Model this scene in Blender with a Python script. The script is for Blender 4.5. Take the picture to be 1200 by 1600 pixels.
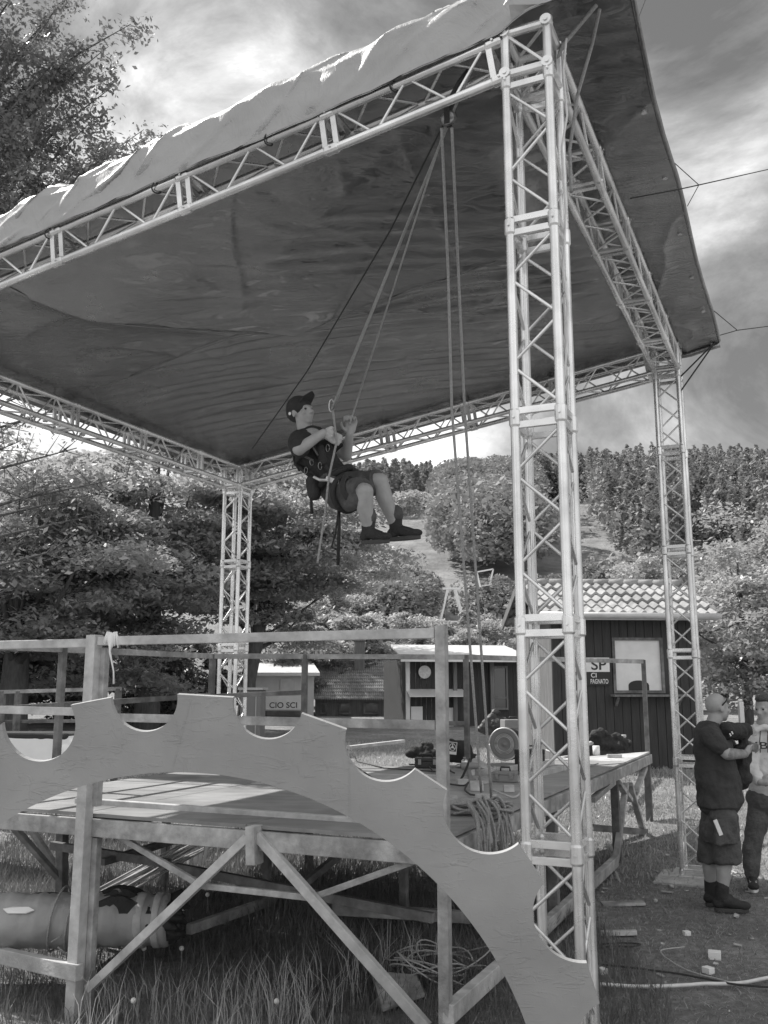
import bpy, bmesh, math, random
import numpy as np
from mathutils import Vector, Matrix, Euler
random.seed(7); RS = np.random.RandomState(7)
R = math.radians
C = bpy.context.scene.collection
for o in list(bpy.data.objects): bpy.data.objects.remove(o)
SC = bpy.context.scene

# ------------------------------------------------------------------ camera, sky, sun, exposure
CAMZ, PITCH, F = 1.75, R(10.5), 1450.0
cd = bpy.data.cameras.new('camera'); cam = bpy.data.objects.new('camera', cd); C.objects.link(cam)
cam.location = (0, 0, CAMZ); cam.rotation_euler = (math.pi/2 + PITCH, 0, 0)
cd.sensor_fit = 'VERTICAL'; cd.sensor_height = 36; cd.lens = F/1600*36
cd.clip_start = 0.05; cd.clip_end = 2000
SC.camera = cam
SUN_AZ, SUN_EL = R(-62), R(50)          # azimuth from +Y (into the picture), negative = left
sdir = Vector((math.sin(SUN_AZ)*math.cos(SUN_EL), math.cos(SUN_AZ)*math.cos(SUN_EL), math.sin(SUN_EL)))
sl = bpy.data.lights.new('sun', 'SUN'); sl.energy = 5.0; sl.angle = R(0.6); sl.color = (1, .985, .965)
so = bpy.data.objects.new('sun', sl); C.objects.link(so); so.rotation_euler = sdir.to_track_quat('Z', 'Y').to_euler()

w = bpy.data.worlds.new("World"); SC.world = w; w.use_nodes = True
nt = w.node_tree; nt.nodes.clear()
def N(nt, t, **k):
    n = nt.nodes.new(t)
    for a, b in k.items():
        if a in n.inputs.keys() if isinstance(a, str) and a[0].isupper() else False: n.inputs[a].default_value = b
        else: setattr(n, a, b)
    return n
sky = N(nt, 'ShaderNodeTexSky', sky_type='NISHITA', sun_disc=False, sun_elevation=SUN_EL, sun_rotation=SUN_AZ)
bw = N(nt, 'ShaderNodeRGBToBW'); nt.links.new(sky.outputs[0], bw.inputs[0])
tc = N(nt, 'ShaderNodeTexCoord')
mp = N(nt, 'ShaderNodeMapping'); mp.inputs['Scale'].default_value = (1, 1, 1.5); nt.links.new(tc.outputs['Generated'], mp.inputs[0])
def noise(nt, vec, scale, detail=6, rough=.55, dist=0.0):
    n = nt.nodes.new('ShaderNodeTexNoise'); n.inputs['Scale'].default_value = scale
    n.inputs['Detail'].default_value = detail; n.inputs['Roughness'].default_value = rough; n.inputs['Distortion'].default_value = dist
    if vec: nt.links.new(vec, n.inputs['Vector'])
    return n
def ramp(nt, fac, pts, interp='LINEAR'):
    r = nt.nodes.new('ShaderNodeValToRGB'); r.color_ramp.interpolation = interp
    while len(r.color_ramp.elements) < len(pts): r.color_ramp.elements.new(.5)
    for e, (p, v) in zip(r.color_ramp.elements, pts): e.position = p; e.color = (v, v, v, 1) if not isinstance(v, tuple) else (*v, 1)
    nt.links.new(fac, r.inputs[0]); return r
def math_(nt, op, a, b=None, clamp=False):
    m = nt.nodes.new('ShaderNodeMath'); m.operation = op; m.use_clamp = clamp
    for i, v in enumerate((a, b)):
        if v is None: continue
        if isinstance(v, (int, float)): m.inputs[i].default_value = v
        else: nt.links.new(v, m.inputs[i])
    return m.outputs[0]
n1 = noise(nt, mp.outputs[0], 2.3, 10, .62, .9)
n2 = noise(nt, mp.outputs[0], 5.0, 8, .6, .3)
cl = math_(nt, 'SUBTRACT', math_(nt, 'ADD', math_(nt, 'MULTIPLY', n1.outputs[0], 1.25), math_(nt, 'MULTIPLY', n2.outputs[0], .45)), .35)
# a bank of bright cumulus low in the sky, behind the hanging man
def lobe(vec, px, py, width):
    d = Vector((px-600, F, 800-py)); d = Matrix.Rotation(PITCH, 3, 'X') @ d; d.normalize()
    dp = nt.nodes.new('ShaderNodeVectorMath'); dp.operation = 'DOT_PRODUCT'; dp.inputs[1].default_value = d
    nt.links.new(vec, dp.inputs[0])
    mr = nt.nodes.new('ShaderNodeMapRange'); mr.interpolation_type = 'SMOOTHSTEP'
    mr.inputs[1].default_value = math.cos(width); mr.inputs[2].default_value = 1.0
    nt.links.new(dp.outputs['Value'], mr.inputs[0]); return mr.outputs[0]
g = tc.outputs['Generated']
b1 = lobe(g, 640, 700, R(9)); b2 = lobe(g, 210, 250, R(11)); b3 = lobe(g, 1130, 170, R(9)); d1_ = lobe(g, 1190, 600, R(10)); d2_ = lobe(g, 1110, 30, R(6)); b4 = lobe(g, 60, 760, R(14))
acc = math_(nt, 'ADD', math_(nt, 'ADD', math_(nt, 'MULTIPLY', b1, .26), math_(nt, 'MULTIPLY', b2, .06)), math_(nt, 'MULTIPLY', b3, .05))
acc = math_(nt, 'ADD', acc, math_(nt, 'MULTIPLY', b4, .2))
acc = math_(nt, 'SUBTRACT', acc, math_(nt, 'ADD', math_(nt, 'MULTIPLY', d1_, .10), math_(nt, 'MULTIPLY', d2_, .26)))
cl = math_(nt, 'ADD', cl, acc, True)
cr = ramp(nt, cl, [(.34, .9), (.42, 1.5), (.49, 2.1), (.54, 2.7), (.61, 3.9), (.70, 6.0), (.82, 11.0)])
# clouds lie over the clear sky: sky radiance times cloud brightness
# added bright lobe in the unseen sky behind the camera, as fill light
bk = nt.nodes.new('ShaderNodeVectorMath'); bk.operation = 'DOT_PRODUCT'; bk.inputs[1].default_value = Vector((.15, -.85, .5)).normalized(); nt.links.new(g, bk.inputs[0])
bkr = nt.nodes.new('ShaderNodeMapRange'); bkr.interpolation_type = 'SMOOTHSTEP'; bkr.inputs[1].default_value = .05; bkr.inputs[2].default_value = .8; bkr.inputs[4].default_value = 5.0; nt.links.new(bk.outputs['Value'], bkr.inputs[0])
mixs = math_(nt, 'ADD', math_(nt, 'ADD', math_(nt, 'MULTIPLY', bw.outputs[0], .35), cr.outputs[0]), math_(nt, 'MULTIPLY', bkr.outputs[0], math_(nt, 'ADD', .4, n2.outputs[0])))
bg = N(nt, 'ShaderNodeBackground'); bg.inputs[1].default_value = 0.10
nt.links.new(mixs, bg.inputs[0])
wo = N(nt, 'ShaderNodeOutputWorld'); nt.links.new(bg.outputs[0], wo.inputs[0])
SC.view_settings.view_transform = 'Standard'; SC.view_settings.look = 'None'
SC.view_settings.gamma = 1; SC.view_settings.exposure = 0.4
SC.render.resolution_x = 768; SC.render.resolution_y = 1024

# ------------------------------------------------------------------ picture -> place helpers (used only to read real positions off the photograph)
CP, SP = math.cos(PITCH), math.sin(PITCH)
def ray(px, py):
    x, y = px-600, 800-py
    return Vector((x, F*CP - y*SP, F*SP + y*CP))
def at(px, py, Y):
    d = ray(px, py); return Vector((0, 0, CAMZ)) + d*(Y/d.y)
def hit(px, py, P0, n):
    d = ray(px, py); c = Vector((0, 0, CAMZ)); return c + d*((P0-c).dot(n)/d.dot(n))
def smooth(t): t = max(0, min(1, t)); return t*t*(3-2*t)

# ------------------------------------------------------------------ materials (the photograph is black and white, so everything is neutral)
def mat(name, v, rough=.6, metal=0, var=0.0, vs=8, bump=0.0, bs=30, stretch=(1, 1, 1), spec=.5, detail=6, trans=0.0, coord='Object', dark=None, stains=0.0):
    m = bpy.data.materials.new(name); m.use_nodes = True; t = m.node_tree; b = t.nodes['Principled BSDF']
    b.inputs['Roughness'].default_value = rough; b.inputs['Metallic'].default_value = metal; b.inputs['Specular IOR Level'].default_value = spec
    c = t.nodes.new('ShaderNodeTexCoord'); mpn = t.nodes.new('ShaderNodeMapping'); mpn.inputs['Scale'].default_value = stretch
    t.links.new(c.outputs[coord], mpn.inputs[0])
    b.inputs['Base Color'].default_value = (v, v, v*.985, 1)
    if var:
        n = noise(t, mpn.outputs[0], vs, detail, .6)
        lo, hi = max(0.005, v*(1-var)), min(.95, v*(1+var))
        r = ramp(t, n.outputs[0], [(.25, lo), (.5, v), (.75, hi)])
        out = r.outputs[0]
        if stains:
            n3 = noise(t, c.outputs[coord], vs*.22, 4, .7)
            r3 = ramp(t, n3.outputs[0], [(.42, 1-stains), (.58, 1)])
            mx = t.nodes.new('ShaderNodeMix'); mx.data_type = 'RGBA'; mx.blend_type = 'MULTIPLY'; mx.inputs[0].default_value = 1
            t.links.new(out, mx.inputs[6]); t.links.new(r3.outputs[0], mx.inputs[7]); out = mx.outputs[2]
        t.links.new(out, b.inputs['Base Color'])
        rr = ramp(t, n.outputs[0], [(.3, max(0, rough-.1)), (.7, min(1, rough+.12))]); t.links.new(rr.outputs[0], b.inputs['Roughness'])
    if bump:
        n2 = noise(t, mpn.outputs[0], bs, 5, .6); bp = t.nodes.new('ShaderNodeBump'); bp.inputs['Strength'].default_value = bump; bp.inputs['Distance'].default_value = .02
        t.links.new(n2.outputs[0], bp.inputs['Height']); t.links.new(bp.outputs[0], b.inputs['Normal'])
    if trans:
        tr = t.nodes.new('ShaderNodeBsdfTranslucent'); tr.inputs[0].default_value = (v, v, v, 1)
        mx = t.nodes.new('ShaderNodeMixShader'); mx.inputs[0].default_value = trans
        o = t.nodes['Material Output']; t.links.new(b.outputs[0], mx.inputs[1]); t.links.new(tr.outputs[0], mx.inputs[2]); t.links.new(mx.outputs[0], o.inputs[0])
    return m
M = {}
M['alu'] = mat('aluminium', .82, .26, .8, .14, 5, .04, 60, (1, 1, 1), stains=.30)
M['alu_dull'] = mat('aluminium_dull', .55, .45, .6, .25, 14, .1, 60)
M['bolt'] = mat('steel_bolt', .3, .4, .9, .2, 40)
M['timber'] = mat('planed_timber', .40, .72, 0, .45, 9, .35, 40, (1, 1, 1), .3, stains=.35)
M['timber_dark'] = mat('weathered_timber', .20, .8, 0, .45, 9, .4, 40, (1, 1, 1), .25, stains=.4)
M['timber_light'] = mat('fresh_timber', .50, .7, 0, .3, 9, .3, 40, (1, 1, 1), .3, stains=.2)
M['ply'] = mat('plywood', .30, .65, 0, .35, 2.2, .15, 18, (1, 3, 1), .3, stains=.35)
M['rope'] = mat('rope_fibre', .42, .9, 0, .4, 120, .8, 300)
M['rope_dark'] = mat('dark_rope', .06, .8, 0, .4, 120, .8, 300)
M['black'] = mat('black_fabric', .028, .8, 0, .5, 14, .6, 50)
M['rubber'] = mat('black_rubber', .03, .5, 0, .4, 10, .3, 60)
M['tshirt'] = mat('dark_cotton', .045, .85, 0, .4, 9, .7, 22)
M['tshirt2'] = mat('black_cotton', .026, .85, 0, .4, 9, .7, 22)
M['shorts'] = mat('grey_canvas', .075, .8, 0, .5, 12, .8, 25)
M['jeans'] = mat('denim', .10, .85, 0, .5, 8, .8, 30)
M['hoodie'] = mat('light_fleece', .62, .9, 0, .18, 8, .6, 18)
M['skin'] = mat('skin', .34, .5, 0, .15, 14, .15, 80)
M['skin_tat'] = mat('tattooed_skin', .22, .5, 0, .45, 28, .15, 80)
M['hair'] = mat('hair', .07, .6, 0, .5, 40, 1.0, 90)
M['glove'] = mat('work_glove', .50, .8, 0, .3, 20, .5, 60)
M['white'] = mat('white_paint', .72, .5, 0, .1, 6)
M['paper'] = mat('white_paper', .75, .7, 0, .06, 6)
M['glass'] = mat('window_glass', .05, .06, 0, spec=.9)
M['ink'] = mat('black_ink', .02, .6)
M['sole'] = mat('boot_sole', .05, .7)
M['tarp_roll'] = mat('roll_pvc', .30, .35, 0, .2, 4, .3, 10); M['strap'] = mat('pale_strap', .42, .7, 0, .2, 20)
M['hose'] = mat('pale_hose', .62, .45, 0, .15, 20)
M['board_wall'] = mat('dark_board', .04, .75, 0, .6, 3.5, .4, 20, (6, 6, .6))
M['grey_wall'] = mat('grey_board', .16, .8, 0, .5, 3.5, .5, 18, (6, 6, .5))
M['render_wall'] = mat('pale_render', .55, .85, 0, .12, 3)
M['tile'] = mat('concrete_tile', .32, .8, 0, .35, 5, .5, 30, stains=.3)
M['metal_roof'] = mat('pale_sheet_roof', .7, .4, .2, .1, 3)
M['gutter'] = mat('gutter_metal', .5, .5, .3, .2, 5)
M['box'] = mat('grey_container', .22, .7, 0, .15, 2)
M['bark'] = mat('bark', .10, .9, 0, .5, 14, 1.0, 26, (1, 1, .3))
M['petal'] = mat('petal', .7, .8)
def leafmat(name, v, trans=.35, var=.55, vs=.9):
    m = mat(name, v, .42, 0, var, vs, 0, 30, trans=trans, spec=.55); return m
M['leaf'] = leafmat('broad_leaf', .42, .45); M['leaf_dark'] = leafmat('dark_leaf', .22, .4); M['leaf_pale'] = leafmat('pale_leaf', .46)  # darker leaf tone for the tall and half-bare trees and the shrubs
M['leaf_far'] = leafmat('far_leaf', .29, .25, .4, .25); M['needle'] = leafmat('pine_needle', .30, .2, .5, .15)
for k_ in ('leaf_far', 'needle'):
    b_ = M[k_].node_tree.nodes['Principled BSDF']; b_.inputs['Specular IOR Level'].default_value = .15
    for l_ in list(b_.inputs['Roughness'].links): M[k_].node_tree.links.remove(l_)
    b_.inputs['Roughness'].default_value = .8
M['grass'] = leafmat('grass_blade', .21, .35, .6, .6); M['grass_shade'] = leafmat('grass_blade_shaded', .17, .3, .7, .9); M['meadow'] = leafmat('grass_blade_sunlit', .42, .4, .5, .5); M['grass_dry'] = leafmat('dry_grass_blade', .45, .35, .4, .6)  # tall grass darkened for shade, meadow lightened for sun, in the blade colour

def mat_arch():
    m = mat('painted_chipboard', .33, .62, 0, .16, 2.6, stains=.14); t = m.node_tree; b = t.nodes['Principled BSDF']
    c = t.nodes.new('ShaderNodeTexCoord')
    def layer(scale, rot, sc, dist, lo, hi):
        mp_ = t.nodes.new('ShaderNodeMapping'); mp_.inputs['Scale'].default_value = scale; mp_.inputs['Rotation'].default_value = (0, rot, 0); t.links.new(c.outputs['Object'], mp_.inputs[0])
        n = noise(t, mp_.outputs[0], sc, 4, .55, dist); return ramp(t, n.outputs[0], [(lo, 0), (hi, 1)]).outputs[0]
    l1 = layer((1, 1, 3.2), .35, 9, 1.2, .56, .66); l2 = layer((1, 1, 3.6), -.5, 12, 1.0, .58, .67); l3 = layer((3, 1, 1), .2, 10, 1.2, .60, .70)
    nm = noise(t, c.outputs['Object'], 3.5, 3, .5); r2 = ramp(t, nm.outputs[0], [(.40, .15), (.6, 1)])
    h = math_(t, 'MULTIPLY', math_(t, 'ADD', l1, math_(t, 'ADD', l2, l3)), r2.outputs[0])
    nf = noise(t, c.outputs['Object'], 130, 4, .7); h2 = math_(t, 'ADD', h, math_(t, 'MULTIPLY', nf.outputs[0], .35))
    bp = t.nodes.new('ShaderNodeBump'); bp.inputs['Strength'].default_value = .55; bp.inputs['Distance'].default_value = .0034
    t.links.new(h2, bp.inputs['Height']); t.links.new(bp.outputs[0], b.inputs['Normal'])
    return m
M['arch'] = mat_arch()
def mat_tarp(name, v, rough, var, spec, sheen=0):
    m = mat(name, v, rough, 0, var, 1.2, 0, spec=spec); t = m.node_tree; b = t.nodes['Principled BSDF']
    c = t.nodes.new('ShaderNodeTexCoord'); mp_ = t.nodes.new('ShaderNodeMapping'); mp_.inputs['Rotation'].default_value = (0, 0, R(24)); mp_.inputs['Scale'].default_value = (1.0, 3.2, 1); t.links.new(c.outputs['Object'], mp_.inputs[0])
    a = noise(t, mp_.outputs[0], 2.6, 8, .62, 1.4); bb = noise(t, c.outputs['Object'], 9, 5, .6, .8)
    rid = math_(t, 'ABSOLUTE', math_(t, 'SUBTRACT', a.outputs[0], .5)); r1 = ramp(t, rid, [(0, 1), (.10, 0)])
    h = math_(t, 'ADD', math_(t, 'MULTIPLY', r1.outputs[0], .3), math_(t, 'MULTIPLY', bb.outputs[0], .4))
    bp = t.nodes.new('ShaderNodeBump'); bp.inputs['Strength'].default_value = .35; bp.inputs['Distance'].default_value = .02
    t.links.new(h, bp.inputs['Height']); t.links.new(bp.outputs[0], b.inputs['Normal'])
    return m
M['tarp_out'] = mat_tarp('tarp_outer', .36, .42, .12, .5)
M['tarp_in'] = mat_tarp('tarp_lining', .25, .20, .25, 1.0); M['tarp_in'].node_tree.nodes['Principled BSDF'].inputs['Metallic'].default_value = .8; M['tarp_in'].node_tree.nodes['Principled BSDF'].inputs['IOR'].default_value = 1.75

def mat_ground():
    m = mat('meadow_ground', .09, .95, 0, .5, 1.3); t = m.node_tree; b = t.nodes['Principled BSDF']
    c = t.nodes.new('ShaderNodeTexCoord')
    a = noise(t, c.outputs['Object'], .35, 6, .6); f = noise(t, c.outputs['Object'], 14, 8, .7); s = noise(t, c.outputs['Object'], 1.6, 5, .6)
    v = math_(t, 'ADD', math_(t, 'MULTIPLY', a.outputs[0], .25), math_(t, 'ADD', math_(t, 'MULTIPLY', f.outputs[0], .45), math_(t, 'MULTIPLY', s.outputs[0], .3)))
    r = ramp(t, v, [(.36, .10), (.5, .22), (.62, .38)]); t.links.new(r.outputs[0], b.inputs['Base Color'])
    bp = t.nodes.new('ShaderNodeBump'); bp.inputs['Strength'].default_value = 1; bp.inputs['Distance'].default_value = .05
    t.links.new(f.outputs[0], bp.inputs['Height']); t.links.new(bp.outputs[0], b.inputs['Normal']); return m
M['ground'] = mat_ground()
def mat_hill():
    m = mat('hill_grass', .2, .95); t = m.node_tree; b = t.nodes['Principled BSDF']
    c = t.nodes.new('ShaderNodeTexCoord'); mp_ = t.nodes.new('ShaderNodeMapping'); mp_.inputs['Scale'].default_value = (.6, .25, 1); t.links.new(c.outputs['Object'], mp_.inputs[0])
    a = noise(t, mp_.outputs[0], .5, 9, .72); r = ramp(t, a.outputs[0], [(.3, .11), (.5, .22), (.7, .34)]); t.links.new(r.outputs[0], b.inputs['Base Color'])
    bp = t.nodes.new('ShaderNodeBump'); bp.inputs['Strength'].default_value = 1; bp.inputs['Distance'].default_value = .6
    t.links.new(a.outputs[0], bp.inputs['Height']); t.links.new(bp.outputs[0], b.inputs['Normal']); return m
M['hill'] = mat_hill()

# ------------------------------------------------------------------ mesh building
def V(p): return Vector(p)
class MB:
    def __init__(s): s.v = []; s.f = []
    def add(s, vs, fs):
        k = len(s.v); s.v += [tuple(p) for p in vs]; s.f += [tuple(i+k for i in f) for f in fs]; return s
    def box(s, c, sz, rot=None):
        c = V(c); h = V(sz)/2; vs = []
        for x in (-1, 1):
            for y in (-1, 1):
                for z in (-1, 1):
                    p = V((x*h.x, y*h.y, z*h.z)); p = rot @ p if rot else p; vs.append(c+p)
        return s.add(vs, [(0,1,3,2),(4,6,7,5),(0,4,5,1),(2,3,7,6),(0,2,6,4),(1,5,7,3)])
    def bar(s, p0, p1, w, h, up=(0, 0, 1)):
        p0, p1 = V(p0), V(p1); d = (p1-p0); L = d.length; d.normalize(); up = V(up)
        x = d.cross(up)
        if x.length < 1e-3: x = d.cross(V((1, 0, 0)))
        x.normalize(); z = x.cross(d)
        rot = Matrix((x, d, z)).transposed()
        return s.box((p0+p1)/2, (w, L, h), rot)
    def tube(s, pts, r, n=8, cap=True):
        pts = [V(p) for p in pts]; m = len(pts); rr = r if isinstance(r, (list, tuple)) else [r]*m
        vs = []; ref = None
        for i, p in enumerate(pts):
            d = (pts[min(i+1, m-1)]-pts[max(i-1, 0)]).normalized()
            if ref is None:
                ref = V((0, 0, 1)) if abs(d.z) < .9 else V((1, 0, 0))
            x = d.cross(ref).normalized(); y = x.cross(d).normalized(); ref = y
            for k in range(n):
                a = 2*math.pi*k/n; vs.append(p + (x*math.cos(a)+y*math.sin(a))*rr[i])
        fs = [(i*n+k, i*n+(k+1) % n, (i+1)*n+(k+1) % n, (i+1)*n+k) for i in range(m-1) for k in range(n)]
        if cap: fs += [tuple(range(n))[::-1], tuple((m-1)*n+k for k in range(n))]
        return s.add(vs, fs)
    def lathe(s, c, axis, prof, n=24):            # prof: list of (along axis, radius)
        axis = V(axis).normalized(); pts = [V(c)+axis*a for a, r in prof]
        ref = V((0, 0, 1)) if abs(axis.z) < .9 else V((1, 0, 0))
        x = axis.cross(ref).normalized(); y = x.cross(axis); vs = []
        for p, (a, r) in zip(pts, prof):
            for k in range(n):
                t = 2*math.pi*k/n; vs.append(p+(x*math.cos(t)+y*math.sin(t))*r)
        m = len(prof)
        fs = [(i*n+k, i*n+(k+1) % n, (i+1)*n+(k+1) % n, (i+1)*n+k) for i in range(m-1) for k in range(n)]
        fs += [tuple(range(n))[::-1], tuple((m-1)*n+k for k in range(n))]
        return s.add(vs, fs)
    def prism(s, poly, d):                        # planar polygon (3D points) pushed along d
        n = len(poly); vs = [V(p) for p in poly]+[V(p)+V(d) for p in poly]
        fs = [tuple(range(n)), tuple(range(2*n-1, n-1, -1))]+[(i, i+n, (i+1) % n+n, (i+1) % n) for i in range(n)]
        return s.add(vs, fs)
    def ell(s, c, r, rot=None, n=16, m=10):
        vs = []; c = V(c)
        if isinstance(r, (int, float)): r = (r, r, r)
        for i in range(m+1):
            ph = math.pi*i/m
            for k in range(n):
                th = 2*math.pi*k/n; p = V((r[0]*math.sin(ph)*math.cos(th), r[1]*math.sin(ph)*math.sin(th), r[2]*math.cos(ph)))
                vs.append(c+(rot @ p if rot else p))
        fs = [(i*n+k, (i+1)*n+k, (i+1)*n+(k+1) % n, i*n+(k+1) % n) for i in range(m) for k in range(n)]
        return s.add(vs, fs)
    def cap(s, p0, r0, p1, r1, n=14):             # tapered capsule
        p0, p1 = V(p0), V(p1); d = (p1-p0); L = d.length; d.normalize()
        pr = [(-r0*math.cos(a), r0*math.sin(a)) for a in [R(4), R(30), R(60), R(90)]] + [(L+r1*math.sin(a), r1*math.cos(a)) for a in [0, R(30), R(60), R(86)]]
        return s.lathe(p0, d, pr, n)
    def build(s, name, m, parent=None, sm=False, bev=0, origin=None, keep=False):
        org = V(origin) if origin is not None else (V(parent['_org']) if parent is not None and '_org' in parent.keys() else V((0, 0, 0)))
        me = bpy.data.meshes.new(name); me.from_pydata([tuple(V(p)-org) for p in s.v], [], s.f)
        if not keep:
            bm = bmesh.new(); bm.from_mesh(me); bmesh.ops.recalc_face_normals(bm, faces=bm.faces); bm.to_mesh(me); bm.free()
        o = bpy.data.objects.new(name, me); C.objects.link(o); me.materials.append(m)
        if sm: me.polygons.foreach_set('use_smooth', [True]*len(me.polygons))
        if parent is not None: o.parent = parent; o['_org'] = tuple(org)
        else: o.location = org; o['_org'] = tuple(org)
        if bev:
            b = o.modifiers.new('bevel', 'BEVEL'); b.width = bev; b.segments = 2; b.limit_method = 'ANGLE'
        return o
def thing(name, label, cat, loc=(0, 0, 0), group=None):
    o = bpy.data.objects.new(name, None); C.objects.link(o); o.location = loc; o.empty_display_size = .2
    o['label'] = label; o['category'] = cat; o['_org'] = tuple(loc)
    if group: o['group'] = group
    return o
def tag(o, label, cat, group=None):
    o['label'] = label; o['category'] = cat
    if group: o['group'] = group
    return o
def copy_tree(o, parent=None):
    c = o.copy(); C.objects.link(c)
    if parent: c.parent = parent
    for ch in list(o.children): copy_tree(ch, c)
    return c
def quads_mesh(name, co, m, parent=None, smooth_=False):     # co: (n,4,3)
    n = len(co); me = bpy.data.meshes.new(name)
    me.vertices.add(n*4); me.vertices.foreach_set('co', np.ascontiguousarray(co, dtype=np.float32).ravel())
    me.loops.add(n*4); me.loops.foreach_set('vertex_index', np.arange(n*4, dtype=np.int32))
    me.polygons.add(n); me.polygons.foreach_set('loop_start', np.arange(0, n*4, 4, dtype=np.int32)); me.polygons.foreach_set('loop_total', np.full(n, 4, dtype=np.int32))
    me.update(calc_edges=True); me.materials.append(m)
    o = bpy.data.objects.new(name, me); C.objects.link(o)
    if parent is not None: o.parent = parent
    return o
def grid_mesh(name, P, m, parent=None, sm=True):             # P: (ny,nx,3)
    ny, nx, _ = P.shape; me = bpy.data.meshes.new(name)
    idx = np.arange(ny*nx).reshape(ny, nx); q = np.stack([idx[:-1, :-1], idx[:-1, 1:], idx[1:, 1:], idx[1:, :-1]], -1).reshape(-1, 4)
    me.vertices.add(ny*nx); me.vertices.foreach_set('co', P.astype(np.float32).ravel())
    me.loops.add(q.size); me.loops.foreach_set('vertex_index', q.ravel().astype(np.int32))
    me.polygons.add(len(q)); me.polygons.foreach_set('loop_start', np.arange(0, q.size, 4, dtype=np.int32)); me.polygons.foreach_set('loop_total', np.full(len(q), 4, dtype=np.int32))
    me.update(calc_edges=True); me.polygons.foreach_set('use_smooth', [sm]*len(q)); me.materials.append(m)
    o = bpy.data.objects.new(name, me); C.objects.link(o)
    if parent is not None: o.parent = parent
    return o
# value noise for geometry
_T = RS.rand(256, 256)
def vn(x, y):
    xi = np.floor(x).astype(int); yi = np.floor(y).astype(int); fx = x-xi; fy = y-yi; fx = fx*fx*(3-2*fx); fy = fy*fy*(3-2*fy)
    a = _T[xi % 256, yi % 256]; b = _T[(xi+1) % 256, yi % 256]; c = _T[xi % 256, (yi+1) % 256]; d = _T[(xi+1) % 256, (yi+1) % 256]
    return (a*(1-fx)+b*fx)*(1-fy)+(c*(1-fx)+d*fx)*fy
def fbm(x, y, o=4):
    s = 0; a = .5
    for i in range(o): s = s+a*vn(x*2**i+17*i, y*2**i+31*i); a *= .5
    return s

# ------------------------------------------------------------------ the lie of the land
def sm_(t): t = np.clip(t, 0, 1); return t*t*(3-2*t)
def land(x, y):
    x = np.asarray(x, float); y = np.asarray(y, float)
    z = -.30*sm_((1.2-x)/2.6)*sm_((8.5-y)/3.5)
    z = z + .067*np.clip(y-9, 0, 6.6) + .022*np.clip(y-15.6, 0, 30)
    rise = np.clip(y-48, 0, 150); z = z + rise*(.262+.0003*np.clip(x, -60, 60)) + .0*x
    z = z + 3.0*(fbm(x*.02+5, y*.02+3)-.5)*np.clip((y-50)/60, 0, 1)
    z = z - .05*np.clip(y-198, 0, 400)
    z = z + .03*(fbm(x*.9, y*.9)-.5)
    return z
def gz(x, y): return float(land(x, y))
xs = np.concatenate([np.linspace(-400, -30, 60), np.linspace(-29, 29, 240), np.linspace(30, 400, 60)])
ys = np.concatenate([np.linspace(-30, 1, 20), np.linspace(1.1, 16, 160), np.linspace(16.2, 48, 90)])
X, Y = np.meshgrid(xs, ys); P = np.stack([X, Y, land(X, Y)], -1)
o = grid_mesh('ground', P, M['ground']); o['kind'] = 'structure'
ys = np.concatenate([np.linspace(48, 240, 160), np.linspace(244, 600, 30)])
X, Y = np.meshgrid(xs, ys); P = np.stack([X, Y, land(X, Y)], -1)
o = grid_mesh('hill', P, M['hill']); o['kind'] = 'structure'

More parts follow.
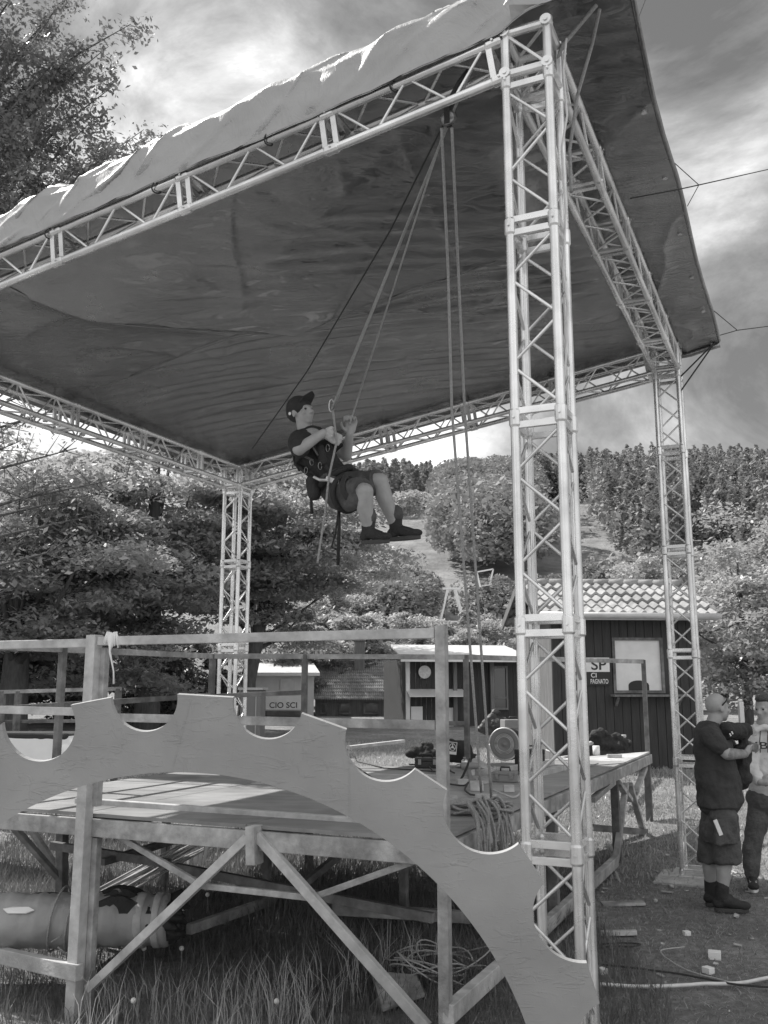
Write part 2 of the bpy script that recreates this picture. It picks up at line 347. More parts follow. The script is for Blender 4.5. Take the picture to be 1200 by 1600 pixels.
# ------------------------------------------------------------------ foliage
def leaf_quads(cen, size, upbias=.6, rs=RS, aspect=.5):
    n = len(cen); nrm = rs.randn(n, 3); nrm[:, 2] = np.abs(nrm[:, 2])+upbias; nrm /= np.linalg.norm(nrm, axis=1)[:, None]
    t = rs.randn(n, 3); t -= (t*nrm).sum(1)[:, None]*nrm; t /= np.linalg.norm(t, axis=1)[:, None]; b = np.cross(nrm, t)
    s = (size*(.4+1.3*rs.rand(n)**1.6))[:, None]
    a = t*s; bb = b*s*aspect
    return np.stack([cen-a, cen-a*.1+bb+nrm*s*.12, cen+a, cen-a*.1-bb+nrm*s*.12], 1)
def make_tree(name, label, loc, H, rad, zc, nclump, nleaf, size, leafm, seed, group=None, trunk_r=.2, flat=.32, cat='tree', limbs=9, dirs=None, lean=(0, 0)):
    rs = np.random.RandomState(seed); t = thing(name, label, cat, loc, group)
    # clumps on a lumpy ellipsoid crown
    cl = []
    for i in range(nclump):
        d = rs.randn(3); d /= np.linalg.norm(d); r = (.35+.65*rs.rand()**.45)*(0.78+.35*math.sin(d[0]*4+seed)*math.cos(d[1]*3+d[2]*3+seed))
        cl.append((d[0]*rad*r+lean[0]*.5, d[1]*rad*r+lean[1]*.5, zc+d[2]*(H-zc)*r*.98))
    cl = np.array(cl); cs = rad*(.09+.13*rs.rand(nclump))
    k = rs.randint(0, nclump, nleaf); off = rs.randn(nleaf, 3); off /= np.linalg.norm(off, axis=1)[:, None]; off *= (rs.rand(nleaf)**.45)[:, None]
    off[:, 2] *= flat; cen = cl[k]+off*cs[k][:, None]*np.array([1.5, 1.5, 1.25])
    cen[:, 2] -= .25*(off[:, 0]**2+off[:, 1]**2)*cs[k]
    q = leaf_quads(cen, size, 1.0, rs); quads_mesh('crown', q, leafm, t)
    mb = MB(); tp = [V((0, 0, -.3)), V((.05*H*.1, 0, H*.15)), V((lean[0]*.2, .1, zc*.7)), V((lean[0]*.4, -.1, zc+.2*(H-zc))), V((lean[0]*.5, 0, H*.9))]
    mb.tube(tp, [trunk_r*1.3, trunk_r, trunk_r*.8, trunk_r*.55, trunk_r*.12], 10)
    for i in range(limbs*3):
        c = V(cl[rs.randint(nclump)]); s = rs.rand()*.6+.15; b0 = tp[1].lerp(tp[4], s*.8)
        mid = b0.lerp(c, .5)+V((0, 0, -.06*rad)); r0 = trunk_r*(.35 if i < limbs else .18)
        mb.tube([b0, mid, c], [r0, r0*.6, r0*.2], 6)
    mb.build('trunk', M['bark'], None, True); C.objects[-1] if False else None
    tr = bpy.data.objects[[o.name for o in C.objects if o.name.startswith('trunk') and o.parent is None][-1]]
    tr.parent = t; tr.location = (0, 0, 0)
    return t
def ground_at(px, Y, zoff=0):
    x = at(px, 1070, Y).x; return (x, Y, gz(x, Y)+zoff)

# big broadleaf trees behind the canopy (left half of the picture)
make_tree('broadleaf_tree', 'large leafy tree filling the left edge behind the canopy', ground_at(20, 19), 6.5, 4.2, 3.3, 120, 90000, .062, M['leaf'], 3, 'trees behind the stage', .28)
make_tree('broadleaf_tree', 'full dark tree directly behind the far left truss tower', ground_at(230, 21.5), 7.9, 3.5, 4.5, 150, 95000, .062, M['leaf'], 5, 'trees behind the stage', .26)
make_tree('broadleaf_tree', 'rounded shady tree right of the far left tower, behind the climber', ground_at(385, 24), 8.0, 3.3, 4.9, 130, 80000, .062, M['leaf'], 8, 'trees behind the stage', .20, lean=(2.2, 0))
make_tree('broadleaf_tree', 'broad tree at the far left, beyond the low post fence', ground_at(-120, 24), 8.3, 4.6, 4.2, 100, 50000, .075, M['leaf'], 9, 'trees behind the stage', .3)
# tall tree top left, its trunk outside the picture
tl = V(ground_at(-260, 10.5))
def tall_tree():
    rs = np.random.RandomState(21); t = thing('tall_tree', 'tall fine-leaved tree reaching in over the top left of the canopy', 'tree', tl)
    mb = MB(); mb.tube([(0, 0, -.3), (.1, 0, 4), (.2, 0, 8), (.1, 0, 11.5)], [.3, .24, .18, .06], 10); tr = mb
    cen = []; tips = []
    ends = [(205, 35, 10.0), (262, 205, 10.4), (120, 60, 9.6), (60, 110, 10.2), (150, 180, 10.2), (190, 235, 10.6), (120, 265, 10.2), (60, 240, 9.8), (30, 180, 9.6), (90, 10, 10), (20, 40, 10), (60, 300, 10.6), (10, 320, 10.4), (180, 130, 10.2), (-60, 60, 10), (-80, 200, 10), (-60, 320, 10.3), (90, 150, 9.8), (-20, 130, 9.9), (40, -40, 10), (150, -50, 10.2), (10, 260, 10.1), (120, 110, 10.3), (170, 70, 10.0), (225, 200, 10.3)]
    for (px, py, Yy) in ends:
        e = at(px, py, Yy)-tl; b0 = V((.15, 0, max(3.0, e.z-2.0-rs.rand()*1.2))); mid = b0.lerp(e, .55)+V((0, 0, .15))
        tr.tube([b0, b0.lerp(mid, .5)+V((0, .1, .12)), mid, mid.lerp(e, .5)+V((.03, 0, .07)), e-V((0, 0, .02))], [.045, .032, .022, .012, .003], 6)
        for j in range(16):
            s = .45+.55*rs.rand(); p = (b0.lerp(mid, s*2) if s < .5 else mid.lerp(e, s*2-1)); d = V(rs.randn(3)); d.z *= .4; d.normalize(); L = .18+.3*rs.rand()*(1.3-s)
            q = p+d*L; tr.tube([p, q], [.005, .002], 4, False); cen += [tuple(p.lerp(q, .3+.8*rs.rand())+V(rs.randn(3))*.075) for _ in range(72)]
    mb.build('trunk', M['bark'], t, True).location = (0, 0, 0)
    for ch in t.children: pass
    cen = np.array(cen); quads_mesh('crown', leaf_quads(cen, .03, .5, rs), M['leaf_dark'], t)
# trunk mesh above is already relative to the tree's foot
def _tt():
    global tall
    t0 = MB.build
    tall_tree()
class _Z: pass
_old = MB.build
def _build_local(s, name, m, parent=None, sm=False, **k): return _old(s, name, m, parent, sm, origin=(0, 0, 0))
MB.build = _build_local; tall_tree(); MB.build = _old
# dark bare-ish branch of the tall tree at the left edge
rsb = np.random.RandomState(4); br = MB(); cen = []
b_t = thing('leafless_tree', 'dark twiggy half-bare branches against the bright sky at the left edge', 'tree', ground_at(-200, 12))
bo = V(b_t.location); br.tube([(0, 0, -.2), (.1, .1, 2.5), (.3, .1, 5)], [.14, .1, .03], 8)
for (px, py) in [(150, 770), (120, 700), (90, 640), (170, 800), (60, 840), (130, 850), (30, 690), (100, 760), (200, 745), (60, 610)]:
    e = at(px, py, 12)-bo; b0 = V((.15, .1, max(1.4, e.z-.8))); mid = b0.lerp(e, .5)+V((0, 0, .1)); br.tube([b0, mid, e], [.035, .02, .006], 6)
    for j in range(14):
        s = rsb.rand(); p = mid.lerp(e, s); d = V(rsb.randn(3)); d.y *= .4; d.normalize(); q = p+d*(.15+.3*rsb.rand()); br.tube([p, q], [.008, .003], 4, False)
        cen += [tuple(q+V(rsb.randn(3))*.07) for _ in range(5)]
_old(br, 'trunk', M['bark'], b_t, True, origin=(0, 0, 0)); quads_mesh('crown', leaf_quads(np.array(cen), .04, .5, rsb), M['leaf_dark'], b_t)

# mid-distance trees and bushes below the hill
mids = [  # px, Y, H, rad, material, label
 (1165, 24, 5.0, 2.7, 'leaf_pale', 'light round tree at the right edge beside the ticket hut'),
 (1060, 33, 5.6, 2.6, 'leaf_pale', 'light leafy tree showing above the ticket hut roof'),
 (1240, 30, 7.5, 3.4, 'leaf', 'taller tree just past the right edge of the picture'),
 (585, 40, 3.9, 2.0, 'leaf_pale', 'bushy young tree below the climber boots'),
 (515, 36, 5.0, 2.3, 'leaf', 'bushy tree between the far left tower trees and the slope'),
 (665, 44, 4.4, 2.0, 'leaf_pale', 'low bushy tree left of the hanging ropes'),
 (760, 40, 4.6, 2.2, 'leaf', 'dark low tree behind the bright roofed shed'),
 (835, 46, 3.6, 1.9, 'leaf_pale', 'small tree behind the near tower, left of the ticket hut'),
 (705, 36, 3.5, 1.8, 'leaf', 'shrub above the bright shed roof by the ropes'),
 (560, 33, 3.6, 1.9, 'leaf', 'shrub behind the tiled cottage chimney'),
]
for i, (px, Yy, H, rad, mm, lab) in enumerate(mids):
    make_tree('bushy_tree', lab, ground_at(px, Yy), H, rad, H*.5, 70, 26000, .075, M[mm], 40+i, 'trees at the foot of the hill', .12, .6, 'tree', 5)

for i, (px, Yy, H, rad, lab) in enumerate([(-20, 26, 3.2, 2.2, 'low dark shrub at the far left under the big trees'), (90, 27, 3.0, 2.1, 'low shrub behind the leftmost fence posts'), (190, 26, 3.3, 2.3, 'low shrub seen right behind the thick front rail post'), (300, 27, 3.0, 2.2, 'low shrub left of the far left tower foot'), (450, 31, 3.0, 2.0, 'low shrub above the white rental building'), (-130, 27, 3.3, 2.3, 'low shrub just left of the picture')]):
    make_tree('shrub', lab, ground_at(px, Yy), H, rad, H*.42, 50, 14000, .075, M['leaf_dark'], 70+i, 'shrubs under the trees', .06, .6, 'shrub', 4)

# hillside forest: conifer shapes merged into woods too dense to count
def inpoly(x, y, poly):
    c = False; n = len(poly)
    for i in range(n):
        x1, y1 = poly[i]; x2, y2 = poly[i-1]
        if (y1 > y) != (y2 > y) and x < (x2-x1)*(y-y1)/(y2-y1)+x1: c = not c
    return c
def proj(p):
    x, y, z = p[0], p[1], p[2]-CAMZ; f = y*CP+z*SP; u = -y*SP+z*CP; return 600+F*x/f, 800-F*u/f
def forest(name, label, poly, n, Y0, Y1, hh, mm, seed, size, kind=0, nl=330):
    rs = np.random.RandomState(seed); qs = []; tries = 0; pts = []
    while len(pts) < n and tries < n*60:
        tries += 1; y = Y0+(Y1-Y0)*rs.rand(); x = (rs.rand()*1.3-.65)*y; z = gz(x, y); px, py = proj((x, y, z))
        if inpoly(px, py, poly): pts.append((x, y, z))
    for (x, y, z) in pts:
        h = hh*(.75+.5*rs.rand()); r = h*(.2 if kind == 0 else .34)
        t = rs.rand(nl)**.8; a = rs.rand(nl)*6.283; r = r*(1.0+.5*rs.rand()); lob = 1+.25*np.sin(a*3+x)+.15*np.sin(t*17+y)
        if kind == 0: rad = r*(1-t**1.6*.95)*(.6+.4*rs.rand(nl))*lob; zz = h*(.1+.9*t)
        else: ph = np.arccos(1-1.7*rs.rand(nl)); rad = r*np.sin(ph)*(.8+.25*rs.rand(nl)); zz = h*.58+h*.42*np.cos(ph)
        cen = np.stack([x+rad*np.cos(a), y+rad*np.sin(a), z+zz], -1); qs.append(leaf_quads(cen, size, .5, rs, .6))
    if not qs: print('EMPTY FOREST', label); return
    print('forest', label, len(pts))
    o = quads_mesh(name, np.concatenate(qs), M[mm]); o['kind'] = 'stuff'; o['label'] = label; o['category'] = 'forest'; return o
forest('pine_wood', 'dark pine wood along the left of the hilltop', [(480, 700), (690, 700), (672, 800), (600, 808), (480, 815)], 420, 120, 215, 8.0, 'needle', 1, .30)
forest('hill_wood', 'dense mixed wood in the middle of the hillside behind the ropes', [(700, 790), (720, 740), (820, 735), (822, 912), (750, 915), (715, 895), (700, 850)], 330, 75, 210, 8.0, 'leaf_far', 2, .30, 1, 520)
forest('pine_wood', 'pine wood covering the right side of the hill', [(912, 760), (1000, 700), (1300, 690), (1300, 900), (1080, 860), (1010, 895), (975, 880), (950, 840), (925, 800)], 760, 80, 225, 8.5, 'needle', 3, .30)
forest('pine_wood', 'far pines on the skyline between the truss chords', [(800, 700), (910, 700), (910, 785), (835, 790), (800, 790)], 190, 150, 225, 8.0, 'needle', 4, .33)
forest('hedge_wood', 'pale young woodland at the foot of the slope', [(480, 945), (600, 940), (700, 965), (840, 965), (1000, 930), (1300, 900), (1300, 1000), (480, 1000)], 130, 52, 80, 3.2, 'leaf_far', 5, .16, 1, 700)

# ------------------------------------------------------------------ buildings
def frame_of(pl, pr):                                       # facade axes from its two front foot points
    pl, pr = V(pl), V(pr); u = (pr-pl); L = u.length; u.normalize(); n = V((u.y, -u.x, 0)); return pl, u, n, L   # n looks at the camera side
def ticket_hut():
    p0 = at(868, 1185, 15.2); p1 = at(1098, 1195, 15.35); zb = gz(4.2, 15.5)-.1; p0.z = p1.z = zb
    O, u, n, L = frame_of(p0, p1); D = 2.4; ze = at(990, 962, 15.5).z; He = ze-zb
    t = thing('ticket_hut', 'dark boarded ticket hut with wavy tiled roof and one pale window', 'hut', O)
    def W(a, d, z): return O+u*a-n*d+V((0, 0, z))         # a along, d back, z up from base
    mb = MB(); nb = int(L/.14)
    wn0, wn1 = (at(952, 1040, 15.45)-O).dot(u), (at(1026, 1040, 15.65)-O).dot(u)
    zw0, zw1 = at(990, 1083, 15.45).z-zb, at(990, 997, 15.45).z-zb
    for i in range(nb):                                     # vertical boards, with the opening left free
        a0, a1 = L*i/nb, L*(i+1)/nb-.008; am = (a0+a1)/2; dz = random.uniform(0, .008)
        segs = [(0, He)] if not (wn0-.04 < am < wn1+.04) else [(0, zw0), (zw1, He)]
        for z0, z1 in segs: mb.prism([W(a0, -dz, z0), W(a1, -dz, z0), W(a1, -dz, z1), W(a0, -dz, z1)], -n*.03)
    mb.prism([W(.01, .035, 0), W(wn0, .035, 0), W(wn0, .035, He), W(.01, .035, He)], -n*.02)
    mb.prism([W(wn1, .035, 0), W(L-.01, .035, 0), W(L-.01, .035, He), W(wn1, .035, He)], -n*.02)
    mb.prism([W(wn0+.002, .035, 0), W(wn1-.002, .035, 0), W(wn1-.002, .035, zw0), W(wn0+.002, .035, zw0)], -n*.02)
    mb.build('front_wall', M['board_wall'], t)
    Hr = .50; mb = MB()
    for s_, mt in ((0, 'left'), (1, 'right')):
        mb = MB(); a = 0 if s_ == 0 else L
        for i in range(18):
            d0, d1 = .06+(D-.06)*i/18, .06+(D-.06)*(i+1)/18-.008; zt = He+Hr*(1-abs((d0+d1)/2-D/2)/(D/2))-.02
            mb.prism([W(a, d0, 0), W(a, d1, 0), W(a, d1, zt), W(a, d0, zt)], u*(.03 if s_ == 0 else -.03))
        mb.build('side_wall', M['grey_wall'], t)
    MB().prism([W(0.05, D, 0), W(L-.05, D, 0), W(L-.05, D, He), W(.05, D, He)], n*.03).build('rear_wall', M['board_wall'], t)
    # tiled roof: wavy courses, two slopes
    mb = MB(); ov = .28; ea = .32; rows = 5; nx = 17*8
    for side in (0, 1):
        for r_ in range(rows):
            t0, t1 = r_/rows, (r_+1)/rows+.03
            vs = []
            for k, tt in enumerate((t0, t1)):
                for i in range(nx+1):
                    a = -ov+(L+2*ov)*i/nx; ph = (i/8.0)*2*math.pi
                    wv = .026*math.cos(ph)+(.04 if k == 0 else -.006)+.014*math.sin((i//8)*12.9+r_*7.7)
                    d = (-ea+(D/2+ea)*tt); d = d if side == 0 else D-d
                    z = He-.02+(Hr+.15)*tt+wv+.004*random.uniform(-1, 1)
                    vs.append(W(a, d, z))
            n1 = nx+1
            # thickness on the lower lip
            lip = [v-V((0, 0, .045)) for v in vs[:n1]]
            k0 = len(mb.v); mb.add(vs+lip, [(i, i+1, n1+i+1, n1+i) for i in range(nx)]+[(2*n1+i, 2*n1+i+1, i+1, i) for i in range(nx)])
    mb.build('roof', M['tile'], t, False)
    rf = [o for o in t.children if o.name.startswith('roof')][0]
    mb = MB(); 
    for i in range(11):
        a0 = -ov+(L+2*ov)*i/11; mb.tube([W(a0, D/2, He+Hr+.13), W(a0+(L+2*ov)/11*1.06, D/2, He+Hr+.15)], [.085, .075], 10)
    mb.build('ridge_tile', M['tile'], rf, True)
    MB().prism([W(-.1, -.02, He-.08), W(L+.1, -.02, He-.08), W(L+.1, D+.02, He-.08), W(-.1, D+.02, He-.08)], (0, 0, .03)).build('ceiling_board', M['board_wall'], t)
    mb = MB(); mb.bar(W(-ov, -ea-.02, He-.06), W(L+ov, -ea-.02, He-.06), .03, .10); mb.build('fascia', M['gutter'], t)
    mb = MB(); mb.tube([W(-ov, -ea-.09, He-.035), W(L+ov, -ea-.09, He-.05)], .05, 10); mb.build('gutter', M['gutter'], t, True)
    # window: frame, white pane with black arched hatch, shelf
    fr = MB(); s_ = .045
    for (a0, z0, a1, z1) in ((wn0, zw0, wn0+s_, zw1), (wn1-s_, zw0, wn1, zw1), (wn0+s_, zw1-s_, wn1-s_, zw1), (wn0+s_, zw0, wn1-s_, zw0+s_)):
        fr.prism([W(a0, -.012, z0), W(a1, -.012, z0), W(a1, -.012, z1), W(a0, -.012, z1)], -n*.06)
    wf = fr.build('window', M['timber_dark'], t)
    MB().prism([W(wn0+s_, .03, zw0+s_), W(wn1-s_, .03, zw0+s_), W(wn1-s_, .03, zw1-s_), W(wn0+s_, .03, zw1-s_)], -n*.006).build('pane', M['white'], wf)
    am = (wn0+wn1)/2; arch = [W(am-.17, .026, zw0+s_), W(am+.17, .026, zw0+s_)]+[W(am+.17*math.cos(q)*(1), .026, zw0+s_+.08+.08*math.sin(q)) for q in np.linspace(0, math.pi, 10)]
    MB().prism(arch, -n*.003).build('hatch', M['ink'], wf)
    mb = MB(); mb.prism([W(wn0-.06, .0, zw0-.02), W(wn1+.34, .0, zw0-.02), W(wn1+.34, -.22, zw0-.02), W(wn0-.06, -.22, zw0-.02)], (0, 0, -.035)); 
    for a in (wn0+.02, wn1+.2): mb.bar(W(a, -.02, zw0-.2), W(a, -.17, zw0-.06), .04, .03)
    mb.build('shelf', M['grey_wall'], t, bev=.004)
    # sign
    sa0, sa1 = (at(886, 1040, 15.3)-O).dot(u), (at(946, 1040, 15.45)-O).dot(u); sz1, sz0, szm = at(930, 1028, 15.4).z-zb, at(930, 1071, 15.4).z-zb, at(930, 1050, 15.4).z-zb
    sg = MB().prism([W(sa0, -.014, szm), W(sa1, -.014, szm), W(sa1, -.014, sz1), W(sa0, -.014, sz1)], n*.02).build('sign_panel', M['white'], t)
    sb = MB().prism([W(sa0, -.014, sz0), W(sa1, -.014, sz0), W(sa1, -.014, szm-.004), W(sa0, -.014, szm-.004)], n*.02).build('sign_panel', M['ink'], t); sb['label'] = 'lower black sign panel with white lettering'
    text('SP', W((at(919, 1040, 15.38)-O).dot(u), -.037, szm+.035), u, n, .17, M['ink'], sg, .25, bold=True)
    text('CI', W((at(918, 1040, 15.38)-O).dot(u), -.037, (szm+sz0)/2+.02), u, n, .075, M['white'], sb, .09, bold=True)
    text('PAGNATO', W((at(917, 1040, 15.38)-O).dot(u), -.037, sz0+.03), u, n, .075, M['white'], sb, .29, bold=True)
    # gable boards on the left, broken fringe
    for q0, q1 in ((W(-ov, -ea, He-.03), W(-ov, D/2, He+Hr+.1)), (W(-ov, D+ea, He-.03), W(-ov, D/2+.02, He+Hr+.1)), (W(L+ov, -ea, He-.03), W(L+ov, D/2, He+Hr+.1))): MB().bar(q0, q1, .03, .14).build('barge_board', M['grey_wall'], t)
    return t
def text(s, p, u, n, h, m, parent, width=None, bold=False, name='lettering'):
    cu = bpy.data.curves.new(name, 'FONT'); cu.body = s; cu.size = h*1.38; cu.extrude = .002; cu.offset = .0014*h/.1 if bold else 0
    o = bpy.data.objects.new(name, cu); C.objects.link(o); bpy.context.view_layer.update()
    me = bpy.data.meshes.new_from_object(o.evaluated_get(bpy.context.evaluated_depsgraph_get())); bpy.data.objects.remove(o)
    xs_ = [v.co.x for v in me.vertices]; wd = max(xs_)-min(xs_); sx = (width/wd) if width else 1; x0 = min(xs_)
    org = V(parent['_org']); u = V(u); n = V(n); up = V((0, 0, 1))
    for v in me.vertices: v.co = V(p)-org+u*((v.co.x-x0)*sx)+up*v.co.y+n*v.co.z
    me.materials.clear(); me.materials.append(m); ob = bpy.data.objects.new(name, me); C.objects.link(ob); ob.parent = parent; ob['_org'] = tuple(org); return ob
ticket_hut()

def shed():
    Yb = 25.0; p0 = at(634, 1140, Yb); p1 = at(812, 1140, Yb+.6); zb = gz(1.5, Yb)-.1; p0.z = p1.z = zb
    O, u, n, L = frame_of(p0, p1); t = thing('shed', 'low dark shed with a bright flat sheet roof and pale awning strip', 'shed', O)
    def W(a, d, z): return O+u*a-n*d+V((0, 0, z))
    def za(py): return at(700, py, Yb).z-zb
    zt = za(1031); D = 3
    mb = MB()
    for i in range(22):
        a0, a1 = L*i/22, L*(i+1)/22-.01; mb.prism([W(a0, random.uniform(0, .01), -.5), W(a1, 0, -.5), W(a1, 0, zt), W(a0, 0, zt)], -n*.03)
    mb.prism([W(0, .04, -.5), W(0, D, -.5), W(0, D, zt), W(0, .04, zt)], u*.03); mb.prism([W(L, .04, -.5), W(L, D, -.5), W(L, D, zt), W(L, .04, zt)], -u*.03)
    mb.build('wall', M['board_wall'], t)
    MB().prism([W(-.25, -.55, zt+.02), W(L+.2, -.55, zt+.02), W(L+.2, 1.7, zt+.42), W(-.05, 1.7, zt+.42)], (0, 0, .05)).build('roof', M['metal_roof'], t)
    mb = MB(); mb.bar(W(-.25, -.57, zt), W(L+.2, -.57, zt), .03, .12); mb.build('fascia', M['white'], t)
    zaw = za(1085); MB().prism([W(.0, -.02, zaw+.12), W(1.55, -.02, zaw+.12), W(1.55, -.5, zaw-.06), W(.0, -.5, zaw-.06)], (0, 0, .02)).build('awning', M['metal_roof'], t)
    for px in (636, 714, 776):
        a = (at(px, 1100, Yb)-O).dot(u); MB().prism([W(a-.05, -.06, -.5), W(a+.05, -.06, -.5), W(a+.05, -.06, zt), W(a-.05, -.06, zt)], n*.08).build('post', M['white'] if px == 636 else M['grey_wall'], t)
    for (x0, y0, x1, y1) in ((642, 1104, 661, 1140), (697, 1106, 716, 1136)):
        a0, a1 = (at(x0, 1100, Yb)-O).dot(u), (at(x1, 1100, Yb)-O).dot(u); MB().prism([W(a0, -.02, za(y1)), W(a1, -.02, za(y1)), W(a1, -.02, za(y0)), W(a0, -.02, za(y0))], n*.015).build('notice_board', M['paper'], t)
    a0, a1 = (at(778, 1100, Yb)-O).dot(u), (at(804, 1100, Yb)-O).dot(u)
    f = MB()
    for (b0, c0, b1, c1) in ((a0, za(1110), a0+.05, za(1040)), (a1-.05, za(1110), a1, za(1040)), (a0+.05, za(1110), a1-.05, za(1110)+.06), (a0+.05, za(1040)-.06, a1-.05, za(1040)), (a0+.05, za(1092), a1-.05, za(1092)+.05)):
        f.prism([W(b0, -.02, c0), W(b1, -.02, c0), W(b1, -.02, c1), W(b0, -.02, c1)], n*.04)
    f = f.build('window', M['grey_wall'], t); MB().prism([W(a0+.05, -.005, za(1109)), W(a1-.05, -.005, za(1109)), W(a1-.05, -.005, za(1041)), W(a0+.05, -.005, za(1041))], n*.01).build('pane', M['glass'], f)
    mb = MB()
    c = W((at(664, 1058, Yb)-O).dot(u), -.05, za(1050)); mb.lathe(c, n, [(0, .17), (.03, .17)], 20); mb.build('round_sign', M['alu_dull'], t)
shed()
def cottage():
    Yb = 30.0; p0 = at(492, 1120, Yb); p1 = at(612, 1120, Yb); zb = gz(-1, Yb)-.2; p0.z = p1.z = zb
    O, u, n, L = frame_of(p0, p1); t = thing('cottage', 'small low cottage with pale tiled roof and a chimney', 'house', O)
    def W(a, d, z): return O+u*a-n*d+V((0, 0, z))
    za = lambda py: at(550, py, Yb).z-zb
    ze = za(1090); D = 4.0; Hr = 1.25
    MB().prism([W(0, 0, 0), W(L, 0, 0), W(L, 0, ze), W(0, 0, ze)], -n*D).build('wall', M['grey_wall'], t)
    mb = MB(); nx, rows = 44, 12; rs = np.random.RandomState(3)
    for r_ in range(rows):
        vs = []
        for k in (0, 1):
            tt = (r_+k*1.02)/rows
            for i in range(nx*4+1):
                a = -.2+(L+.4)*i/(nx*4)+.25*tt*(.3); vs.append(W(a, -.35+(D/2+.35)*tt, ze-.05+Hr*tt+.03*math.cos(i/4*6.283)+(.035 if k == 0 else -.01)))
        q = nx*4+1; lip = [v-V((0, 0, .03)) for v in vs[:q]]; mb.add(vs+lip, [(i, i+1, q+i+1, q+i) for i in range(q-1)]+[(2*q+i, 2*q+i+1, i+1, i) for i in range(q-1)])
    for r_ in (0,):
        mb.prism([W(-.2, D/2+.02, ze+Hr-.08), W(L+.2, D/2+.02, ze+Hr-.08), W(L+.2, D+.35, ze-.1), W(-.2, D+.35, ze-.1)], (0, 0, .05))
    rf = mb.build('roof', M['tile'], t, True)
    a = (at(560, 1050, Yb)-O).dot(u); mb = MB(); mb.box(W(a, 1.5, ze+Hr+.05), (.34, .34, 1.1)); mb.box(W(a, 1.5, ze+Hr+.62), (.42, .42, .08)); mb.build('chimney', M['grey_wall'], rf, bev=.01)
    for (x0, x1) in ((500, 512), (530, 548), (568, 592)):
        a0, a1 = (at(x0, 1100, Yb)-O).dot(u), (at(x1, 1100, Yb)-O).dot(u); z0, z1 = za(1116), za(1098)
        f = MB()
        for (b0, c0, b1, c1) in ((a0, z0, a0+.05, z1), (a1-.05, z0, a1, z1), (a0+.05, z0, a1-.05, z0+.05), (a0+.05, z1-.05, a1-.05, z1)): f.prism([W(b0, -.003, c0), W(b1, -.003, c0), W(b1, -.003, c1), W(b0, -.003, c1)], n*.05)
        f = f.build('window', M['timber_dark'], t); MB().prism([W(a0+.05, -.003, z0+.05), W(a1-.05, -.003, z0+.05), W(a1-.05, -.003, z1-.05), W(a0+.05, -.003, z1-.05)], n*.01).build('pane', M['glass'], f)
cottage()
def rental():
    Yb = 27.0; p0 = at(398, 1120, Yb); p1 = at(490, 1120, Yb+.2); zb = gz(-2.5, Yb)-.2; p0.z = p1.z = zb
    O, u, n, L = frame_of(p0, p1); t = thing('rental_office', 'white ski rental building with black lettering on its sign band', 'building', O)
    def W(a, d, z): return O+u*a-n*d+V((0, 0, z))
    za = lambda py: at(440, py, Yb).z-zb
    zt = za(1056)
    MB().prism([W(0, 0, 0), W(L, 0, 0), W(L, 0, zt), W(0, 0, zt)], -n*3.5).build('wall', M['render_wall'], t)
    MB().prism([W(-.15, -.3, zt), W(L+.15, -.3, zt), W(L+.15, 3.8, zt+.35), W(-.15, 3.8, zt+.35)], (0, 0, .09)).build('roof', M['metal_roof'], t)
    s = MB().prism([W(.3, -.01, za(1109)), W(L-.35, -.01, za(1109)), W(L-.35, -.01, za(1087)), W(.3, -.01, za(1087))], n*.05).build('sign_band', M['white'], t)
    text('CIO SCI', W((at(421, 1100, Yb)-O).dot(u), -.066, za(1106)), u, n, (za(1097)-za(1106)), M['ink'], s, (at(464, 1100, Yb)-at(421, 1100, Yb)).length, bold=True)
    MB().prism([W(.7, -.01, za(1085)), W(L-.55, -.01, za(1085)), W(L-.55, -.01, za(1060)), W(.7, -.01, za(1060))], n*.02).build('shutter', M['gutter'], t)
    MB().prism([W(.3, -.01, 0), W(L-.3, -.01, 0), W(L-.3, -.01, za(1111)), W(.3, -.01, za(1111))], n*.02).build('doorway', M['glass'], t)
rental()
def container():
    Yb = 21.0; p0 = at(374, 1140, Yb); p1 = at(406, 1140, Yb); zb = gz(-3, Yb)-.1; p0.z = p1.z = zb
    O, u, n, L = frame_of(p0, p1); t = thing('storage_cabin', 'plain grey storage cabin just right of the far left tower', 'cabin', O)
    def W(a, d, z): return O+u*a-n*d+V((0, 0, z))
    zt = at(400, 1078, Yb).z-zb
    MB().prism([W(0, 0, 0), W(L, 0, 0), W(L, 0, zt), W(0, 0, zt)], -n*.9).build('wall', M['box'], t, bev=.02)
    MB().prism([W(-.05, -.05, zt), W(L+.05, -.05, zt), W(L+.05, .95, zt), W(-.05, .95, zt)], (0, 0, .05)).build('roof', M['gutter'], t)
    mb = MB(); mb.bar(W(.1, -.012, .1), W(.1, -.012, zt-.1), .02, .02); mb.bar(W(L-.1, -.012, .1), W(L-.1, -.012, zt-.1), .02, .02); mb.build('trim', M['gutter'], t)
container()
